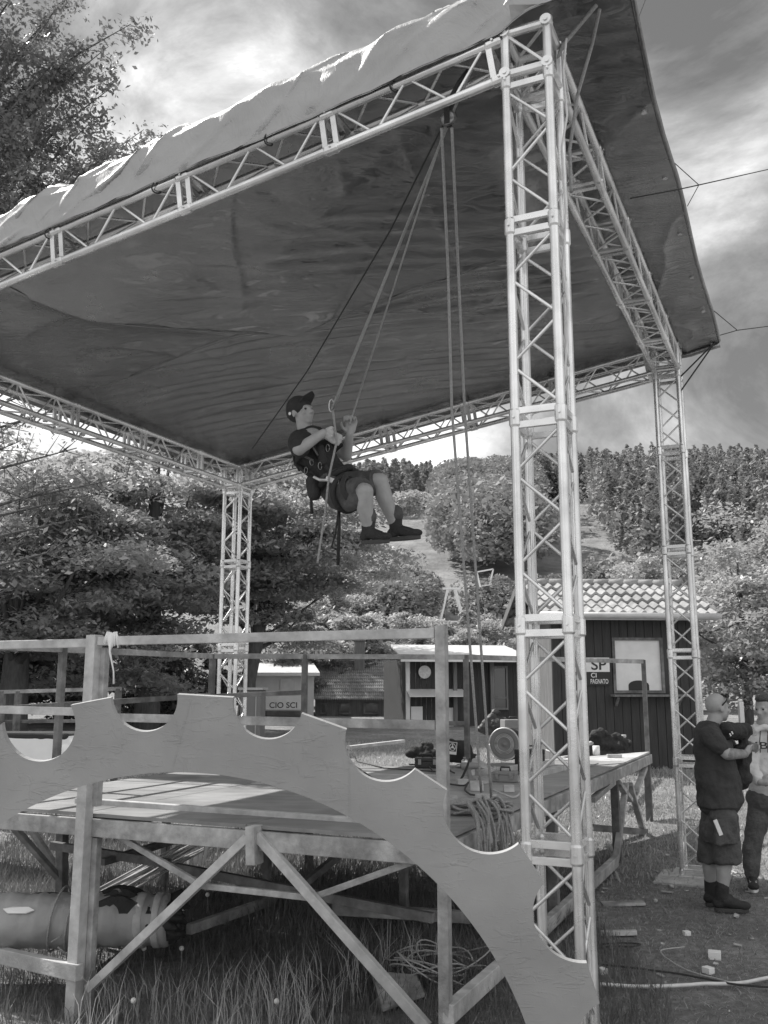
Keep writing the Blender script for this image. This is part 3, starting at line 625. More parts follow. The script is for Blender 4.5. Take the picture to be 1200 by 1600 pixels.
# chair-lift: pylon frame and one hanging chair on the slope
p = V(ground_at(708, 62)); t = thing('lift_pylon', 'small white lift station frame on the lower slope', 'ski lift', p)
mb = MB(); s = 1.1
for sx in (-1, 1):
    mb.bar(p+V((sx*s, 0, -.3)), p+V((sx*.25, 0, 3.2)), .12, .12); mb.bar(p+V((sx*s, 1, -.3)), p+V((sx*.25, 1, 3.2)), .12, .12)
mb.bar(p+V((-1.6, 0, 1.0)), p+V((1.9, 0, 1.0)), .1, .1); mb.bar(p+V((-1.6, 0, .4)), p+V((1.9, 0, .4)), .08, .08); mb.bar(p+V((-.6, 0, 3.2)), p+V((.6, 0, 3.2)), .15, .15); mb.build('frame', M['white'], t)
ch = at(757, 903, 62); t = thing('lift_chair', 'white chairlift seat hanging beside the ropes', 'ski lift', ch)
mb = MB()
for (a, b) in (((-.5, .4), (.6, .6)), ((-.3, -.6), (.35, -.5)), ((-.5, .4), (-.3, -.6)), ((.6, .6), (.35, -.5))): mb.bar(ch+V((a[0], 0, a[1])), ch+V((b[0], 0, b[1])), .09, .09)
mb.bar(ch+V((-.3, -.25, -.6)), ch+V((.35, -.25, -.5)), .4, .06); mb.build('seat_frame', M['white'], t)

# ------------------------------------------------------------------ the truss canopy
D1 = V((.4125, .911, 0)).normalized(); D2 = V((-D1.y, D1.x, 0)); UP = V((0, 0, 1))
MP = V((.785, 4.40, 0)); RP = MP+D1*5.11; SLOPE = .147; LEN2 = 5.15; LEN1 = 5.11
LP = RP+D2*LEN2; FP = MP+D2*LEN2; SQ = .112; ZT = 4.99
canopy = thing('truss_canopy', 'aluminium truss canopy frame standing on four lattice towers', 'truss frame', MP)
def truss(p0, p1, u, v, name, seg=1.0, ztip=None, plate=False, phase=0, lab=None, cs=((-1, -1), (1, -1), (1, 1), (-1, 1))):
    p0, p1 = V(p0), V(p1); ax = (p1-p0); L = ax.length; ax.normalize(); cr = .024
    nc = len(cs); mb = MB(); P_ = lambda t, a, b: p0+ax*t+u*(a*SQ)+v*(b*SQ)
    for a, b in cs: mb.tube([P_(0, a, b), P_(L, a, b)], cr, 12)
    main = mb.build(name, M['alu'], canopy, True)
    if lab: main['label'] = lab
    m = main.modifiers.new('edge', 'EDGE_SPLIT'); m.split_angle = R(50)
    js = [min(L, i*seg) for i in range(int(L/seg+.3)+1)]
    if js[-1] < L-.05: js.append(L)
    js[-1] = L
    # lacing face by face
    for i in range(nc):
        (a0, b0), (a1, b1) = cs[i], cs[(i+1) % nc]; lb = MB()
        for j in range(len(js)-1):
            s0, s1 = js[j]+.045, js[j+1]-.045; k = max(2, round((s1-s0)/.228)); ph = (i+phase) % 2
            for q in range(k):
                t0, t1 = s0+(s1-s0)*q/k, s0+(s1-s0)*(q+1)/k; A = (a0, b0) if (q+ph) % 2 == 0 else (a1, b1); B = (a1, b1) if (q+ph) % 2 == 0 else (a0, b0)
                lb.tube([P_(t0+.012, *A), P_(t1-.012, *B)], .0085, 8, False)
        lb.build('lacing', M['alu'], main, True)
    for t_ in js:
        fb = MB()
        for d in ((-.035, .035) if 0 < t_ < L-.01 else ((.03,) if t_ == 0 else (-.03,))):
            for i in range(nc):
                A, B = cs[i], cs[(i+1) % nc]; fb.bar(P_(t_+d, *A), P_(t_+d, *B), .022, .034, ax)
        for a, b in cs:
            fb.tube([P_(t_-.045, a, b), P_(t_-.035, a, b), P_(t_+.035, a, b), P_(t_+.045, a, b)], [.0245, .0305, .0305, .0245], 12, False)
            c = P_(t_-.0, a, b)+u*a*.026; fb.tube([c-u*.01, c+u*.014*a], .008, 6)
        fb.build('end_frame', M['alu'], main, bev=.002)
    return main
legs = []
for (P0, zt, lb, ph) in ((MP, ZT+.12, 'nearest tower of the frame', 0), (RP, ZT+.12, 'tower behind the two standing people', 1), (LP, ZT-SLOPE*LEN2+.12, 'farthest tower, in front of the trees', 0), (FP, ZT-SLOPE*LEN2+.12, 'tower left of the picture', 1)):
    zb = gz(P0.x, P0.y)+.03; lo = truss(V((P0.x, P0.y, zb)), V((P0.x, P0.y, zt-.28)), D1, D2, 'tower', phase=ph, lab=lb)
    mb = MB(); mb.box((P0.x, P0.y, zb-.012), (.42, .42, .02), Matrix.Rotation(math.atan2(D1.y, D1.x), 3, 'Z')); mb.build('foot_plate', M['alu_dull'], lo, bev=.003)
def corner(P0, zc):
    mb = MB()
    for a in (-1, 1):
        for b in (-1, 1):
            c = V((P0.x, P0.y, zc))+D1*a*SQ+D2*b*SQ; mb.tube([c-UP*.17, c+UP*.135], .0245, 12); mb.lathe(c+UP*.135, UP, [(0, .03), (.012, .03), (.018, .022)], 12)
            for z in (-.12, .12):
                pass
    for z in (-.12, .12):
        q = [V((P0.x, P0.y, zc+z))+D1*a*SQ+D2*b*SQ for a, b in ((-1, -1), (1, -1), (1, 1), (-1, 1))]
        for i in range(4): mb.tube([q[i], q[(i+1) % 4]], .0245, 10)
        mb.tube([q[0]-UP*0, q[2]], .01, 6); 
    q0 = V((P0.x, P0.y, zc)); mb.tube([q0-D1*SQ-D2*SQ-UP*.12, q0-D1*SQ+D2*SQ+UP*.12], .0095, 8); mb.tube([q0+D1*SQ-D2*SQ+UP*.12, q0+D1*SQ+D2*SQ-UP*.12], .0095, 8)
    for a in (-1, 1):
        for b in (-1, 1):
            for z in (-.12, .12):
                c = q0+D1*a*SQ+D2*b*SQ+UP*z; mb.tube([c-D1*.014*a, c+D1*a*.034], [.03, .03], 12); mb.tube([c+D1*a*.034, c+D1*a*.04], [.012, .012], 8)
    mb.build('corner_block', M['alu'], canopy, True).modifiers.new('edge', 'EDGE_SPLIT')
zM = ZT; zL = ZT-SLOPE*LEN2
for P0, z in ((MP, zM), (RP, zM), (LP, zL), (FP, zL)): corner(P0, z)
def zz(P0, z): return V((P0.x, P0.y, z))
g_ = .16
_vv = (D2-UP*SLOPE).cross(D1).normalized(); _s = 1 if _vv.z > 0 else -1; FCS = [(-1, _s), (1, _s), (-1, -_s)]
truss(zz(MP, zM)+D2*g_-UP*SLOPE*g_, zz(FP, zL)-D2*g_+UP*SLOPE*g_, D1, (D2-UP*SLOPE).cross(D1).normalized(), 'beam', 1.0, phase=1, lab='sloping front beam under the pale tarpaulin edge', cs=FCS)
truss(zz(RP, zM)+D2*g_-UP*SLOPE*g_, zz(LP, zL)-D2*g_+UP*SLOPE*g_, D1, (D2-UP*SLOPE).cross(D1).normalized(), 'beam', 1.0, lab='sloping rear beam behind the climber')
truss(zz(MP, zM)+D1*g_, zz(RP, zM)-D1*g_, D2, UP, 'beam', 1.0, phase=1, lab='level beam receding between the two right towers')
truss(zz(FP, zL)+D1*g_, zz(LP, zL)-D1*g_, D2, UP, 'beam', 1.0, lab='level beam at the low left side')

# ------------------------------------------------------------------ tarpaulin over it
PN = (D1.cross(D2*1-UP*SLOPE)).normalized()
if PN.z < 0: PN = -PN
def roofpt(px, py, dz=.03):
    h = hit(px, py, zz(MP, ZT+dz), PN); d = h-MP; return d.dot(D2), d.dot(D1)
def tarp():
    t = thing('tarpaulin', 'large creased tarpaulin, pale outside and dark underneath, stretched over the truss frame', 'tarpaulin', MP)
    na, nb = 420, 400
    a = np.linspace(-.50, LEN2+.3, na); b = np.concatenate([np.linspace(-.16, .3, 70), np.linspace(.31, LEN1+.34, nb-70)]); A, B = np.meshgrid(a, b)
    z = ZT+.175-SLOPE*A
    # front roll: lifts over an air gap just behind the outer chord, low at the chord itself
    prof = np.interp(B, [-.16, -.02, .02, .06, .15, .3, .5, .9, 1.4], [-.06, .24, .285, .30, .30, .26, .17, .05, 0])
    soft = .85+.35*(fbm(A*1.7, A*0+2, 3)-.5)
    z = z + prof*soft + .07*sm_((.15-A)/.2)*sm_((.2-B)/.3)
    env = sm_((B+.16)/.05)
    inside = sm_((B-.1)/.8)*sm_((LEN1-.1-B)/.8)*sm_((LEN2-.1-A)/.8)*sm_((A-.05)/.5)
    # folds read off the photograph, as ridge lines on the roof plane
    def crease(p0, p1, h, wdt, one=0):
        (a0, b0), (a1, b1) = roofpt(*p0), roofpt(*p1); dx, dy = a1-a0, b1-b0; L = math.hypot(dx, dy); dx /= L; dy /= L
        s = (A-a0)*dx+(B-b0)*dy; d = (A-a0)*(-dy)+(B-b0)*dx; on = sm_((s+.5)/.6)*sm_((L+.5-s)/.6)
        if one: return h*on*np.where(d*one > 0, np.exp(-np.abs(d)/wdt), np.exp(-np.abs(d)/(wdt*.12)))
        return h*on*np.exp(-np.abs(d)/wdt)
    def pleat(p0, p1, h, wn, wf):            # seam that hangs low: slow fall on the near side, quick rise beyond
        (a0, b0), (a1, b1) = roofpt(*p0), roofpt(*p1); an, bn = roofpt((p0[0]+p1[0])/2, (p0[1]+p1[1])/2-60)
        dx, dy = a1-a0, b1-b0; L = math.hypot(dx, dy); dx /= L; dy /= L; sg = 1 if ((an-a0)*(-dy)+(bn-b0)*dx) > 0 else -1
        s_ = (A-a0)*dx+(B-b0)*dy; d = ((A-a0)*(-dy)+(B-b0)*dx)*sg; on = sm_((s_+.3)/.5)*sm_((L+.3-s_)/.5)
        return -h*on*np.where(d > 0, np.exp(-np.abs(d)/wn), np.exp(-np.abs(d)/wf)), d, on
    c1, dd1, on1 = pleat((40, 662), (860, 364), .27, .95, .13); c2, dd2, on2 = pleat((-160, 487), (980, 521), .24, 1.0, .20); rgt = sm_((3.0-A)/1.6); c2 = c2*(1-.62*rgt); c1 = c1*(.55+.45*rgt)
    z = z + inside*(c1+c2+crease((20, 475), (110, 350), -.05, .08)+crease((75, 482), (170, 385), -.04, .07)+crease((560, 235), (300, 400), -.014, .10)+crease((600, 300), (440, 420), -.012, .06)+crease((620, 260), (740, 420), -.014, .05))
    zone = sm_(-dd1/.15)
    z = z + .10*inside*np.sin(A/LEN2*3.1)*np.sin(B/LEN1*3.1)
    # wrinkles: run across the pull
    xx = -.911*A+.4125*B; yy = .4125*A+.911*B; n1 = np.abs(fbm(xx*.8, yy*3.6, 3)-.44); n2 = np.abs(fbm(xx*1.6+yy*.8+9, yy*2.0-xx*.5, 2)-.38); far = .3+.7*sm_((A+B-3.5)/4)
    z = z + inside*.045*(fbm(A*.7, B*.8, 2)-.42)
    z = z + inside*zone*.016*np.sin(yy*30+5*fbm(xx*.5, yy*1.2, 2)+1.2*xx)*sm_((fbm(xx*.7+4, yy*1.5, 3)-.3)/.2)
    z = z + inside*.006*np.sin(yy*42+7*fbm(xx*.7, yy*1.6+7, 3))*sm_((fbm(xx*.9+14, yy*1.1, 3)-.40)/.15)
    rc_ = np.random.RandomState(12)                                  # sharp fold lines left from packing and pulling
    for k in range(90):
        a0, b0 = rc_.rand()*LEN2, rc_.rand()*LEN1; L = .25+1.1*rc_.rand()**2; th = rc_.choice([-.42, -.42, .35, 1.15, -1.2, 2.0])+.16*rc_.randn(); dx, dy = math.cos(th), math.sin(th)
        s_ = (A-a0)*dx+(B-b0)*dy; d = (A-a0)*(-dy)+(B-b0)*dx+.03*np.sin(s_*5+k); on = sm_((s_+.1)/.2)*sm_((L-s_)/.25)
        h_ = (.005+.008*rc_.rand()); w1, w2 = .02+.03*rc_.rand(), .06+.16*rc_.rand()
        z = z - inside*h_*on*np.where(d > 0, np.exp(-np.abs(d)/w1), np.exp(-np.abs(d)/w2))
    of = sm_((.1-A)/.3); z = z + of*(.05*(fbm(A*1.5, B*2.5, 3)-.47)-.02*np.exp(-np.abs(fbm(A*2, B*1.3+4, 3)-.47)*14)+.02*np.sin(B*3.2))
    fr = sm_((.35-B)/.3); wr = (np.abs(fbm(A*3.0+B*5, B*4+3, 3)-.44)); z = z + fr*(.045*np.exp(-wr*12)-.015)*env + fr*.02*(fbm(A*3, B*6, 3)-.5)
    off_b = -.045*fr*(fbm(A*4, B*9+7, 3)-.45)-.018*fr*np.exp(-np.abs(fbm(A*3.0+B*9, B*4+3, 2)-.38)*12)
    Aw = A; edge = .008*np.sin(B*2.2)*sm_((-A-.3)/.2)
    BB = np.interp(B, [-.16, -.02, .06, .3, 9], [-.150, -.158, -.11, .22, 8.92])+off_b; P = np.zeros(A.shape+(3,))
    for i in range(3): P[..., i] = MP[i]+D2[i]*(Aw+edge)+D1[i]*BB
    P[..., 2] = z; P -= np.array(MP)
    Pl = P.copy(); Pl[..., 2] -= .007; Pl[..., :2] += .002*np.array(D1)[:2]
    grid_mesh('outer_skin', P, M['tarp_out'], t); grid_mesh('lining', Pl[:, ::-1], M['tarp_in'], t)
    for (p0, p1) in (((100, 640), (860, 364)), ((-60, 490), (800, 516))):      # welded seams
        (a0, b0), (a1, b1) = roofpt(*p0), roofpt(*p1); pts_ = []
        for q in np.linspace(0, 1, 60):
            aa_, bb_ = a0+(a1-a0)*q, b0+(b1-b0)*q; ia, ib = int(np.argmin(np.abs(a-aa_))), int(np.argmin(np.abs(b-bb_)))
            if .1 < aa_ < LEN2 and .3 < bb_ < LEN1: pts_.append(V(Pl[ib, ia])-UP*.002)
        if len(pts_) > 3: pts_ = [sum((pts_[min(max(i+j, 0), len(pts_)-1)] for j in range(-4, 5)), V((0, 0, 0)))/9-UP*.006 for i in range(len(pts_))]; MB().tube(pts_, .0035, 5).build('seam', M['tarp_in'], t, True, origin=(0, 0, 0))
    # hems along the high edge and the two sides
    mb = MB(); mb.tube([V(P[i, 0])-UP*.004 for i in range(0, nb, 5)], .016, 8); mb.build('hem', M['tarp_in'], t, True, origin=(0, 0, 0))
    mb = MB(); mb.tube([V(P[-1, i])-UP*.03 for i in range(0, na, 5)], .03, 8); mb.build('hem', M['tarp_in'], t, True, origin=(0, 0, 0))
    # eyelets on the high edge
    for j in range(12, nb, 55):
        c = V(P[j, 5]); MB().lathe(c-UP*.02, UP, [(0, .018), (.03, .018)], 12).build('eyelet', M['alu'], t, origin=(0, 0, 0))
    # front flap folded down between near tower and the high corner
    aa = np.linspace(-.49, .06, 40); hh = np.linspace(0, 1, 14); Ag, H_ = np.meshgrid(aa, hh); Pf = np.zeros(Ag.shape+(3,))
    fb_ = -.165-.03*H_-.02*np.sin(Ag*14)*H_; zt = np.interp(Ag, a, z[0])
    for i in range(3): Pf[..., i] = D2[i]*Ag+D1[i]*fb_
    Pf[..., 2] = zt*(1-H_)+H_*(ZT+.20+.015*np.sin(Ag*9)); grid_mesh('front_flap', Pf, M['tarp_out'], t)
    return t
tarp_obj = tarp()

# ------------------------------------------------------------------ timber stage with railings
SO = V((.30, 5.10, 0)); ZD = .95; ZR = 2.04
def S(a, b, z=0): return SO+D2*a+D1*b+UP*z
stage = thing('timber_stage', 'raised timber stage platform with railings and diagonal braces under the canopy', 'stage', S(0, 0, 0))
def front(px, py, off=0): return hit(px, py, SO-D1*off, D1)
def tb(name, p0, p1, w_, h_, m='timber', up=(0, 0, 1), bev=.004): return MB().bar(p0, p1, w_, h_, up).build(name, M[m], stage, bev=bev)
# deck boards: sheets of plywood laid as slabs
outline = [(0, 0), (3.55, 0), (3.55, 3.05), (2.73, 3.4), (1.36, 4.35), (0, 7.0)]
def clip(poly, a0, a1, b0, b1):
    def cut(P_, f):
        out = []
        for i in range(len(P_)):
            p, q = P_[i-1], P_[i]; fp, fq = f(p), f(q)
            if (fp >= 0) != (fq >= 0): s = fp/(fp-fq); out.append((p[0]+(q[0]-p[0])*s, p[1]+(q[1]-p[1])*s))
            if fq >= 0: out.append(q)
        return out
    for f in (lambda p: p[0]-a0, lambda p: a1-p[0], lambda p: p[1]-b0, lambda p: b1-p[1]):
        poly = cut(poly, f)
        if len(poly) < 3: return None
    return poly
bb = 0; rsd = random.Random(3)
sheets = [(0, 1.2), (1.206, 2.4), (2.406, 3.55)]
for (a0, a1) in sheets:
    b0 = rsd.uniform(-.9, -.1)
    while b0 < 7:
        pl = clip(outline, a0, a1, max(0, b0), b0+1.22)
        if pl:
            dz = rsd.uniform(0, .004); mb = MB().prism([S(x, y, ZD-.02+dz) for x, y in pl], (0, 0, .02)); mb.build('deck_sheet', M[rsd.choice(['ply', 'ply', 'timber_light'])], stage)
        b0 += 1.226
# beams
zb = ZD-.08
for (a0, b0, a1, b1) in ((-.0, 0, 3.55, 0), (0, 0, 0, 7.0), (3.55, 0, 3.55, 3.05), (3.55, 3.05, 1.36, 4.35), (1.36, 4.35, 0, 7.0), (0, 2.3, 3.5, 2.3), (1.2, 0, 1.2, 4.3), (2.4, 0, 2.4, 3.4)):
    tb('beam', S(a0, b0, zb), S(a1, b1, zb), .055, .105)
tb('beam', front(120, 1252, -.35), front(640, 1290, -.35), .05, .05, 'timber_light')
# cross joists that show under the right hand edge
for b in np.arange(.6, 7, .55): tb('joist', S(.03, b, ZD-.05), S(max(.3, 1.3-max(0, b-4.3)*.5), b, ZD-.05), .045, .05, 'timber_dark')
# railing posts and legs
def post(a, b, z0=None, z1=ZR, w_=.05, m='timber', name='post'):
    p = S(a, b); z0 = gz(p.x, p.y)-.05 if z0 is None else z0; return tb(name, V((p.x, p.y, z0)), V((p.x, p.y, z1)), w_, w_, m, D1)
post(-.035, -.055, None, ZR+.02, .058); post(2.35, -.055, None, ZR+.02, .075, 'timber_light'); post(2.30, .01, None, ZD-.14, .05); post(3.6, -.055)
tb('post', V(S(2.30, -.01, 1.0)), V(S(2.30, -.01, ZR-.06)), .05, .05, 'timber', D1)
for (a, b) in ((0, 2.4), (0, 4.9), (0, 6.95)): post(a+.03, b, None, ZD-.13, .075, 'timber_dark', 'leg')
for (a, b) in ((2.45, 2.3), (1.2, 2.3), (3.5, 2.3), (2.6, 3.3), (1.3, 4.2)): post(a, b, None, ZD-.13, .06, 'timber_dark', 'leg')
for (a, b) in ((3.55, .95), (3.55, 3.0), (2.73, 3.4), (1.36, 4.3), (0.02, 7.0)): post(a, b, ZD-.1, ZR, .05, 'timber_dark')
# rails
zt_, zm_ = ZR-.02, 1.545
tb('rail', S(.0, -.055, zt_), S(2.31, -.055, zt_), .04, .055, 'timber_light'); tb('rail', S(2.39, -.055, zt_-.01), S(3.6, -.055, zt_-.01), .04, .055, 'timber_light')
tb('rail', S(.0, -.055, zm_-.01), S(2.31, -.055, zm_+.0), .04, .05); tb('rail', S(2.39, -.055, zm_+.03), S(3.57, -.055, zm_+.04), .04, .05, 'timber_light')
for (p, q) in (((3.55, 0), (3.55, 3.0)), ((3.55, 3.0), (2.73, 3.4)), ((2.73, 3.4), (1.36, 4.3)), ((1.36, 4.3), (0.02, 7.0))):
    tb('rail', S(*p, zt_+.0), S(*q, zt_+.0), .035, .05, 'timber'); 
for (p, q, za_, zb_) in (((3.55, 0), (3.55, 3.0), 1.56, 1.64), ((3.55, 3.0), (2.73, 3.4), 1.63, 1.67), ((2.73, 3.4), (1.36, 4.3), 1.36, 1.36)): tb('rail', S(*p, za_), S(*q, zb_), .03, .045, 'timber_dark')
# front bracing, plane by plane
def br_(p, q, off, w_, h_, m='timber'): tb('brace', front(*p, off), front(*q, off), w_, h_, m, D1)
br_((138, 1545), (388, 1308), .03, .05, .045, 'timber_light'); br_((402, 1305), (668, 1606), .03, .055, .045, 'timber_light')
br_((162, 1292), (312, 1382), -.03, .035, .03); br_((310, 1383), (482, 1402), -.03, .035, .03); br_((492, 1401), (660, 1341), -.03, .035, .03)
tb('king_block', front(397, 1290, .03), front(398, 1350, .03), .06, .1, 'timber', D1)
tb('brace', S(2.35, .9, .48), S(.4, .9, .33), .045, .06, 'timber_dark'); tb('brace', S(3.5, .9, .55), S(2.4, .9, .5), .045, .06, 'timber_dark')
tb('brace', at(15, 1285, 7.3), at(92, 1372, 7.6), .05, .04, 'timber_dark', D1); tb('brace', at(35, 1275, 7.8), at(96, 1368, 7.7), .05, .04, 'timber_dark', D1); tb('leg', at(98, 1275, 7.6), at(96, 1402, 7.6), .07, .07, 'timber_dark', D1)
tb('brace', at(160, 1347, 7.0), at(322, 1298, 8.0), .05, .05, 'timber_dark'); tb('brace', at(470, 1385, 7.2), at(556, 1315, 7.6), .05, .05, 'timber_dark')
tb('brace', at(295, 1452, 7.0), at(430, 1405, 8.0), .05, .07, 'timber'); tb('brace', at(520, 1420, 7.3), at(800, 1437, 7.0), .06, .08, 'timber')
tb('sill', at(0, 1492, 6.4), at(124, 1520, 5.95), .06, .09, 'timber_light'); 
# right hand side: sill on the ground and trestle braces
tb('sill', at(700, 1585, 5.0), at(782, 1512, 5.9), .06, .09, 'timber_light'); tb('sill', at(790, 1505, 6.0), at(962, 1345, 9.2), .06, .09)
side = lambda px, py, off=0: hit(px, py, SO+D2*(-off), D2)
for (p, q) in (((925, 1250), (958, 1222)), ((965, 1222), (985, 1250)), ((962, 1345), (978, 1225)), ((984, 1225), (1012, 1325)), ((992, 1240), (1008, 1200))): tb('brace', side(*p), side(*q), .045, .06, 'timber', D2)
tb('brace', at(925, 1293, 10.2), at(1010, 1300, 10.8), .05, .07, 'timber_dark')
# a rag knotted on the front rail
rg = MB(); kp = S(2.2, -.055, zt_+.03); rs_ = random.Random(2)
for k in range(9):
    a = rs_.uniform(0, 6.28); rg.tube([kp, kp+V((math.cos(a)*.03, -.03, .02)), kp+V((math.cos(a)*.05, -.04, -.02-rs_.random()*.06))], [.012, .01, .004], 6)
rg.tube([kp+V((.0, -.04, 0)), kp+V((.0, -.05, -.1)), kp+V((.03, -.05, -.22)), kp+V((.035, -.05, -.30))], [.012, .007, .005, .006], 6)
rg.ell(kp+V((0, -.035, -.03)), (.022, .02, .05)); tag(rg.build('rag', M['paper'], None, True, origin=kp), 'white rag knotted around the front top rail', 'rag')

# ------------------------------------------------------------------ cog-edged arch panel in front
AY = 3.86
def arch():
    yaw, lean, Ro, Ri, ph, st, hh = -.1049, -.2125, 1.6416, 1.342, -.0783, .2828, .0889
    U_ = V((math.cos(yaw), math.sin(yaw), 0)); nh = V((-math.sin(yaw), math.cos(yaw), 0)); W_ = V((0, 0, math.cos(lean)))+nh*math.sin(lean); NN = U_.cross(W_)*-1
    if NN.y < 0: NN = -NN
    ac = V((-.738, 3.9, .111)); P3 = lambda s_, t_: ac+U_*s_+W_*t_
    def pl(px, py): h = hit(px, py, ac, NN)-ac; return (h.dot(U_), h.dot(W_))
    pt = lambda r, a: (r*math.sin(a), r*math.cos(a))
    bites = {-1: ((3, 1130), (62, 1190), (110, 1102)), 0: ((173, 1090), (215, 1142), (277, 1085)), 1: ((364, 1090), (408, 1154), (471, 1115)), 2: ((541, 1140), (579, 1217), (648, 1202)), 3: ((698, 1235), (725, 1323), (810, 1319)), 4: ((850, 1380), (840, 1460), (917, 1505))}
    outer = []
    def arc3(p, q, r):
        ax, ay = p; bx, by = q; cx, cy = r; d = 2*(ax*(by-cy)+bx*(cy-ay)+cx*(ay-by))
        ux = ((ax*ax+ay*ay)*(by-cy)+(bx*bx+by*by)*(cy-ay)+(cx*cx+cy*cy)*(ay-by))/d; uy = ((ax*ax+ay*ay)*(cx-bx)+(bx*bx+by*by)*(ax-cx)+(cx*cx+cy*cy)*(bx-ax))/d
        R_ = math.hypot(ax-ux, ay-uy); t0, t1 = math.atan2(ay-uy, ax-ux), math.atan2(cy-uy, cx-ux)
        while t1 < t0: t1 += 2*math.pi
        return [(ux+R_*math.cos(t0+(t1-t0)*i/26), uy+R_*math.sin(t0+(t1-t0)*i/26)) for i in range(27)]
    outer.append(pt(Ro, R(-96)))
    for k in range(-5, 6):
        c = ph+st*k
        if k in bites: p, q, r = (pl(*z) for z in bites[k])
        else: p, q, r = pt(Ro, c-hh), pt(Ro-.135, c), pt(Ro, c+hh)
        if k == 5: p = pl(937, 1568)
        if c-hh < R(-94) or c+hh > R(95): continue
        l = outer[-1]; outer += [(l[0]+(p[0]-l[0])*i/4, l[1]+(p[1]-l[1])*i/4) for i in range(1, 4)]
        outer += arc3(p, q, r)
    l = outer[-1]; p = pt(Ro, R(96)); outer += [(l[0]+(p[0]-l[0])*i/3, l[1]+(p[1]-l[1])*i/3) for i in range(1, 4)]
    t = thing('cog_arch', 'large semicircular chipboard arch with scalloped cog-like outer edge', 'arch panel', (ac.x, ac.y, gz(ac.x, ac.y)))
    n = len(outer); vs = []; inner = []
    inner = [pt(Ri, R(-96)+R(192)*i/(n-1)) for i in range(n)]
    for dy in (0, .022):
        vs += [P3(x, z)+NN*dy for x, z in outer]+[P3(x, z)+NN*dy for x, z in inner]
    fs = []; order = list(range(n))+[n+i for i in range(n-1, -1, -1)]; flat = [V((*(outer[i] if i < n else inner[i-n]), 0)) for i in order]
    from mathutils.geometry import tessellate_polygon
    for tri in tessellate_polygon([flat]): fs += [tuple(order[i] for i in tri), tuple(2*n+order[i] for i in reversed(tri))]
    for i in range(n-1): fs += [(i, 2*n+i, 2*n+i+1, i+1), (n+i, n+i+1, 3*n+i+1, 3*n+i)]
    fs += [(0, n, 3*n, 2*n), (n-1, 3*n-1, 4*n-1, 2*n-1)]
    MB().add(vs, fs).build('panel', M['arch'], t)
    for (p, q) in (((298, 1094), (268, 1206)), ((545, 1160), (546, 1272))):
        p, q = pl(*p), pl(*q); MB().bar(P3(*p)-NN*.0005, P3(*q)-NN*.0003, .004, .0015, NN).build('joint_strip', M['arch'], t)
    for a in (R(-60), R(78)):
        q = pt((Ro+Ri)/2-.05, a); p = P3(*q)+NN*.04; MB().bar(p, V((p.x, p.y+.7, gz(p.x, p.y+.7)-.05)), .04, .04).build('prop', M['timber'], t)
    return t
arch()

# ------------------------------------------------------------------ ropes and wires
def spline(pts, n=6):
    pts = [V(p) for p in pts]; out = []
    for i in range(len(pts)-1):
        a, b, c, d = pts[max(i-1, 0)], pts[i], pts[i+1], pts[min(i+2, len(pts)-1)]
        for k in range(n):
            t = k/n; out.append(.5*((2*b)+(c-a)*t+(2*a-5*b+4*c-d)*t*t+(3*b-a-3*c+d)*t**3))
    return out+[pts[-1]]
def rope(pts, r, m, label, cat='rope', group=None, name='rope', sag=0, n=14):
    P_ = []
    pts = [V(p) for p in pts]
    for i in range(len(pts)-1):
        for k in range(n):
            t = k/n; q = pts[i].lerp(pts[i+1], t); q.z -= sag*4*t*(1-t); P_.append(q)
    P_.append(pts[-1]); o = MB().tube(P_, r, 8).build(name, M[m], None, True, origin=pts[0]); return tag(o, label, cat, group)
def beamF(px, py): return hit(px, py, zz(MP, ZT)-D1*.0, D1)
pul = beamF(716, 150); pul2 = beamF(700, 185)
hand1 = at(520, 640, 6.35); hand2 = at(549, 662, 6.45)
rope([beamF(738, 108), pul+V((0, .05, 0)), hand1], .007, 'rope', 'long grey rope from the front beam down to the harness carabiner of the climber', 'rope')
rope([beamF(712, 165), at(526, 618, 6.35), at(518, 640, 6.33)], .006, 'rope', 'second line beside the climbing rope, ending above the harness', 'rope')
rope([pul2, at(560, 620, 6.4), at(546, 664, 6.42)], .006, 'rope', 'rope held in the raised left hand of the climber', 'rope')
rope([hand1, at(526, 690, 6.28), at(514, 745, 6.25), at(508, 800, 6.3), at(496, 880, 6.3)], .008, 'rope', 'pale rope tail hanging below the climber', 'rope')
rope([beamF(690, 200), at(700, 420, 5.2), at(706, 640, 5.5), at(752, 1238, 6.1)], .0085, 'rope', 'left one of the twin ropes dropping from the pulley to the deck', 'rope', None)
rope([beamF(706, 200), at(716, 420, 5.25), at(726, 640, 5.55), at(768, 1250, 6.15)], .0085, 'rope', 'right one of the twin ropes dropping from the pulley to the deck', 'rope')
rope([beamF(730, 120), at(610, 360, 5.9), at(480, 580, 7.6), at(395, 700, 9.8)], .006, 'rope_dark', 'dark cord running under the roof toward the far left tower', 'rope')
# pulley
pl = thing('pulley', 'small dark pulley block slung under the front beam', 'pulley', pul2)
mb = MB(); mb.lathe(pul2-D1*.012, D1, [(0, .035), (.008, .045), (.012, .03), (.016, .045), (.024, .035)], 16); mb.build('wheel', M['bolt'], pl, True)
mb = MB(); mb.bar(pul2+UP*.09-D1*.02, pul2-UP*.04-D1*.02, .03, .006, D1); mb.bar(pul2+UP*.09+D1*.02, pul2-UP*.04+D1*.02, .03, .006, D1); mb.build('cheek_plate', M['black'], pl)
mb = MB(); mb.tube([pul2+UP*.09, beamF(716, 130), beamF(735, 105)], .012, 8); mb.build('sling', M['black'], pl, True)
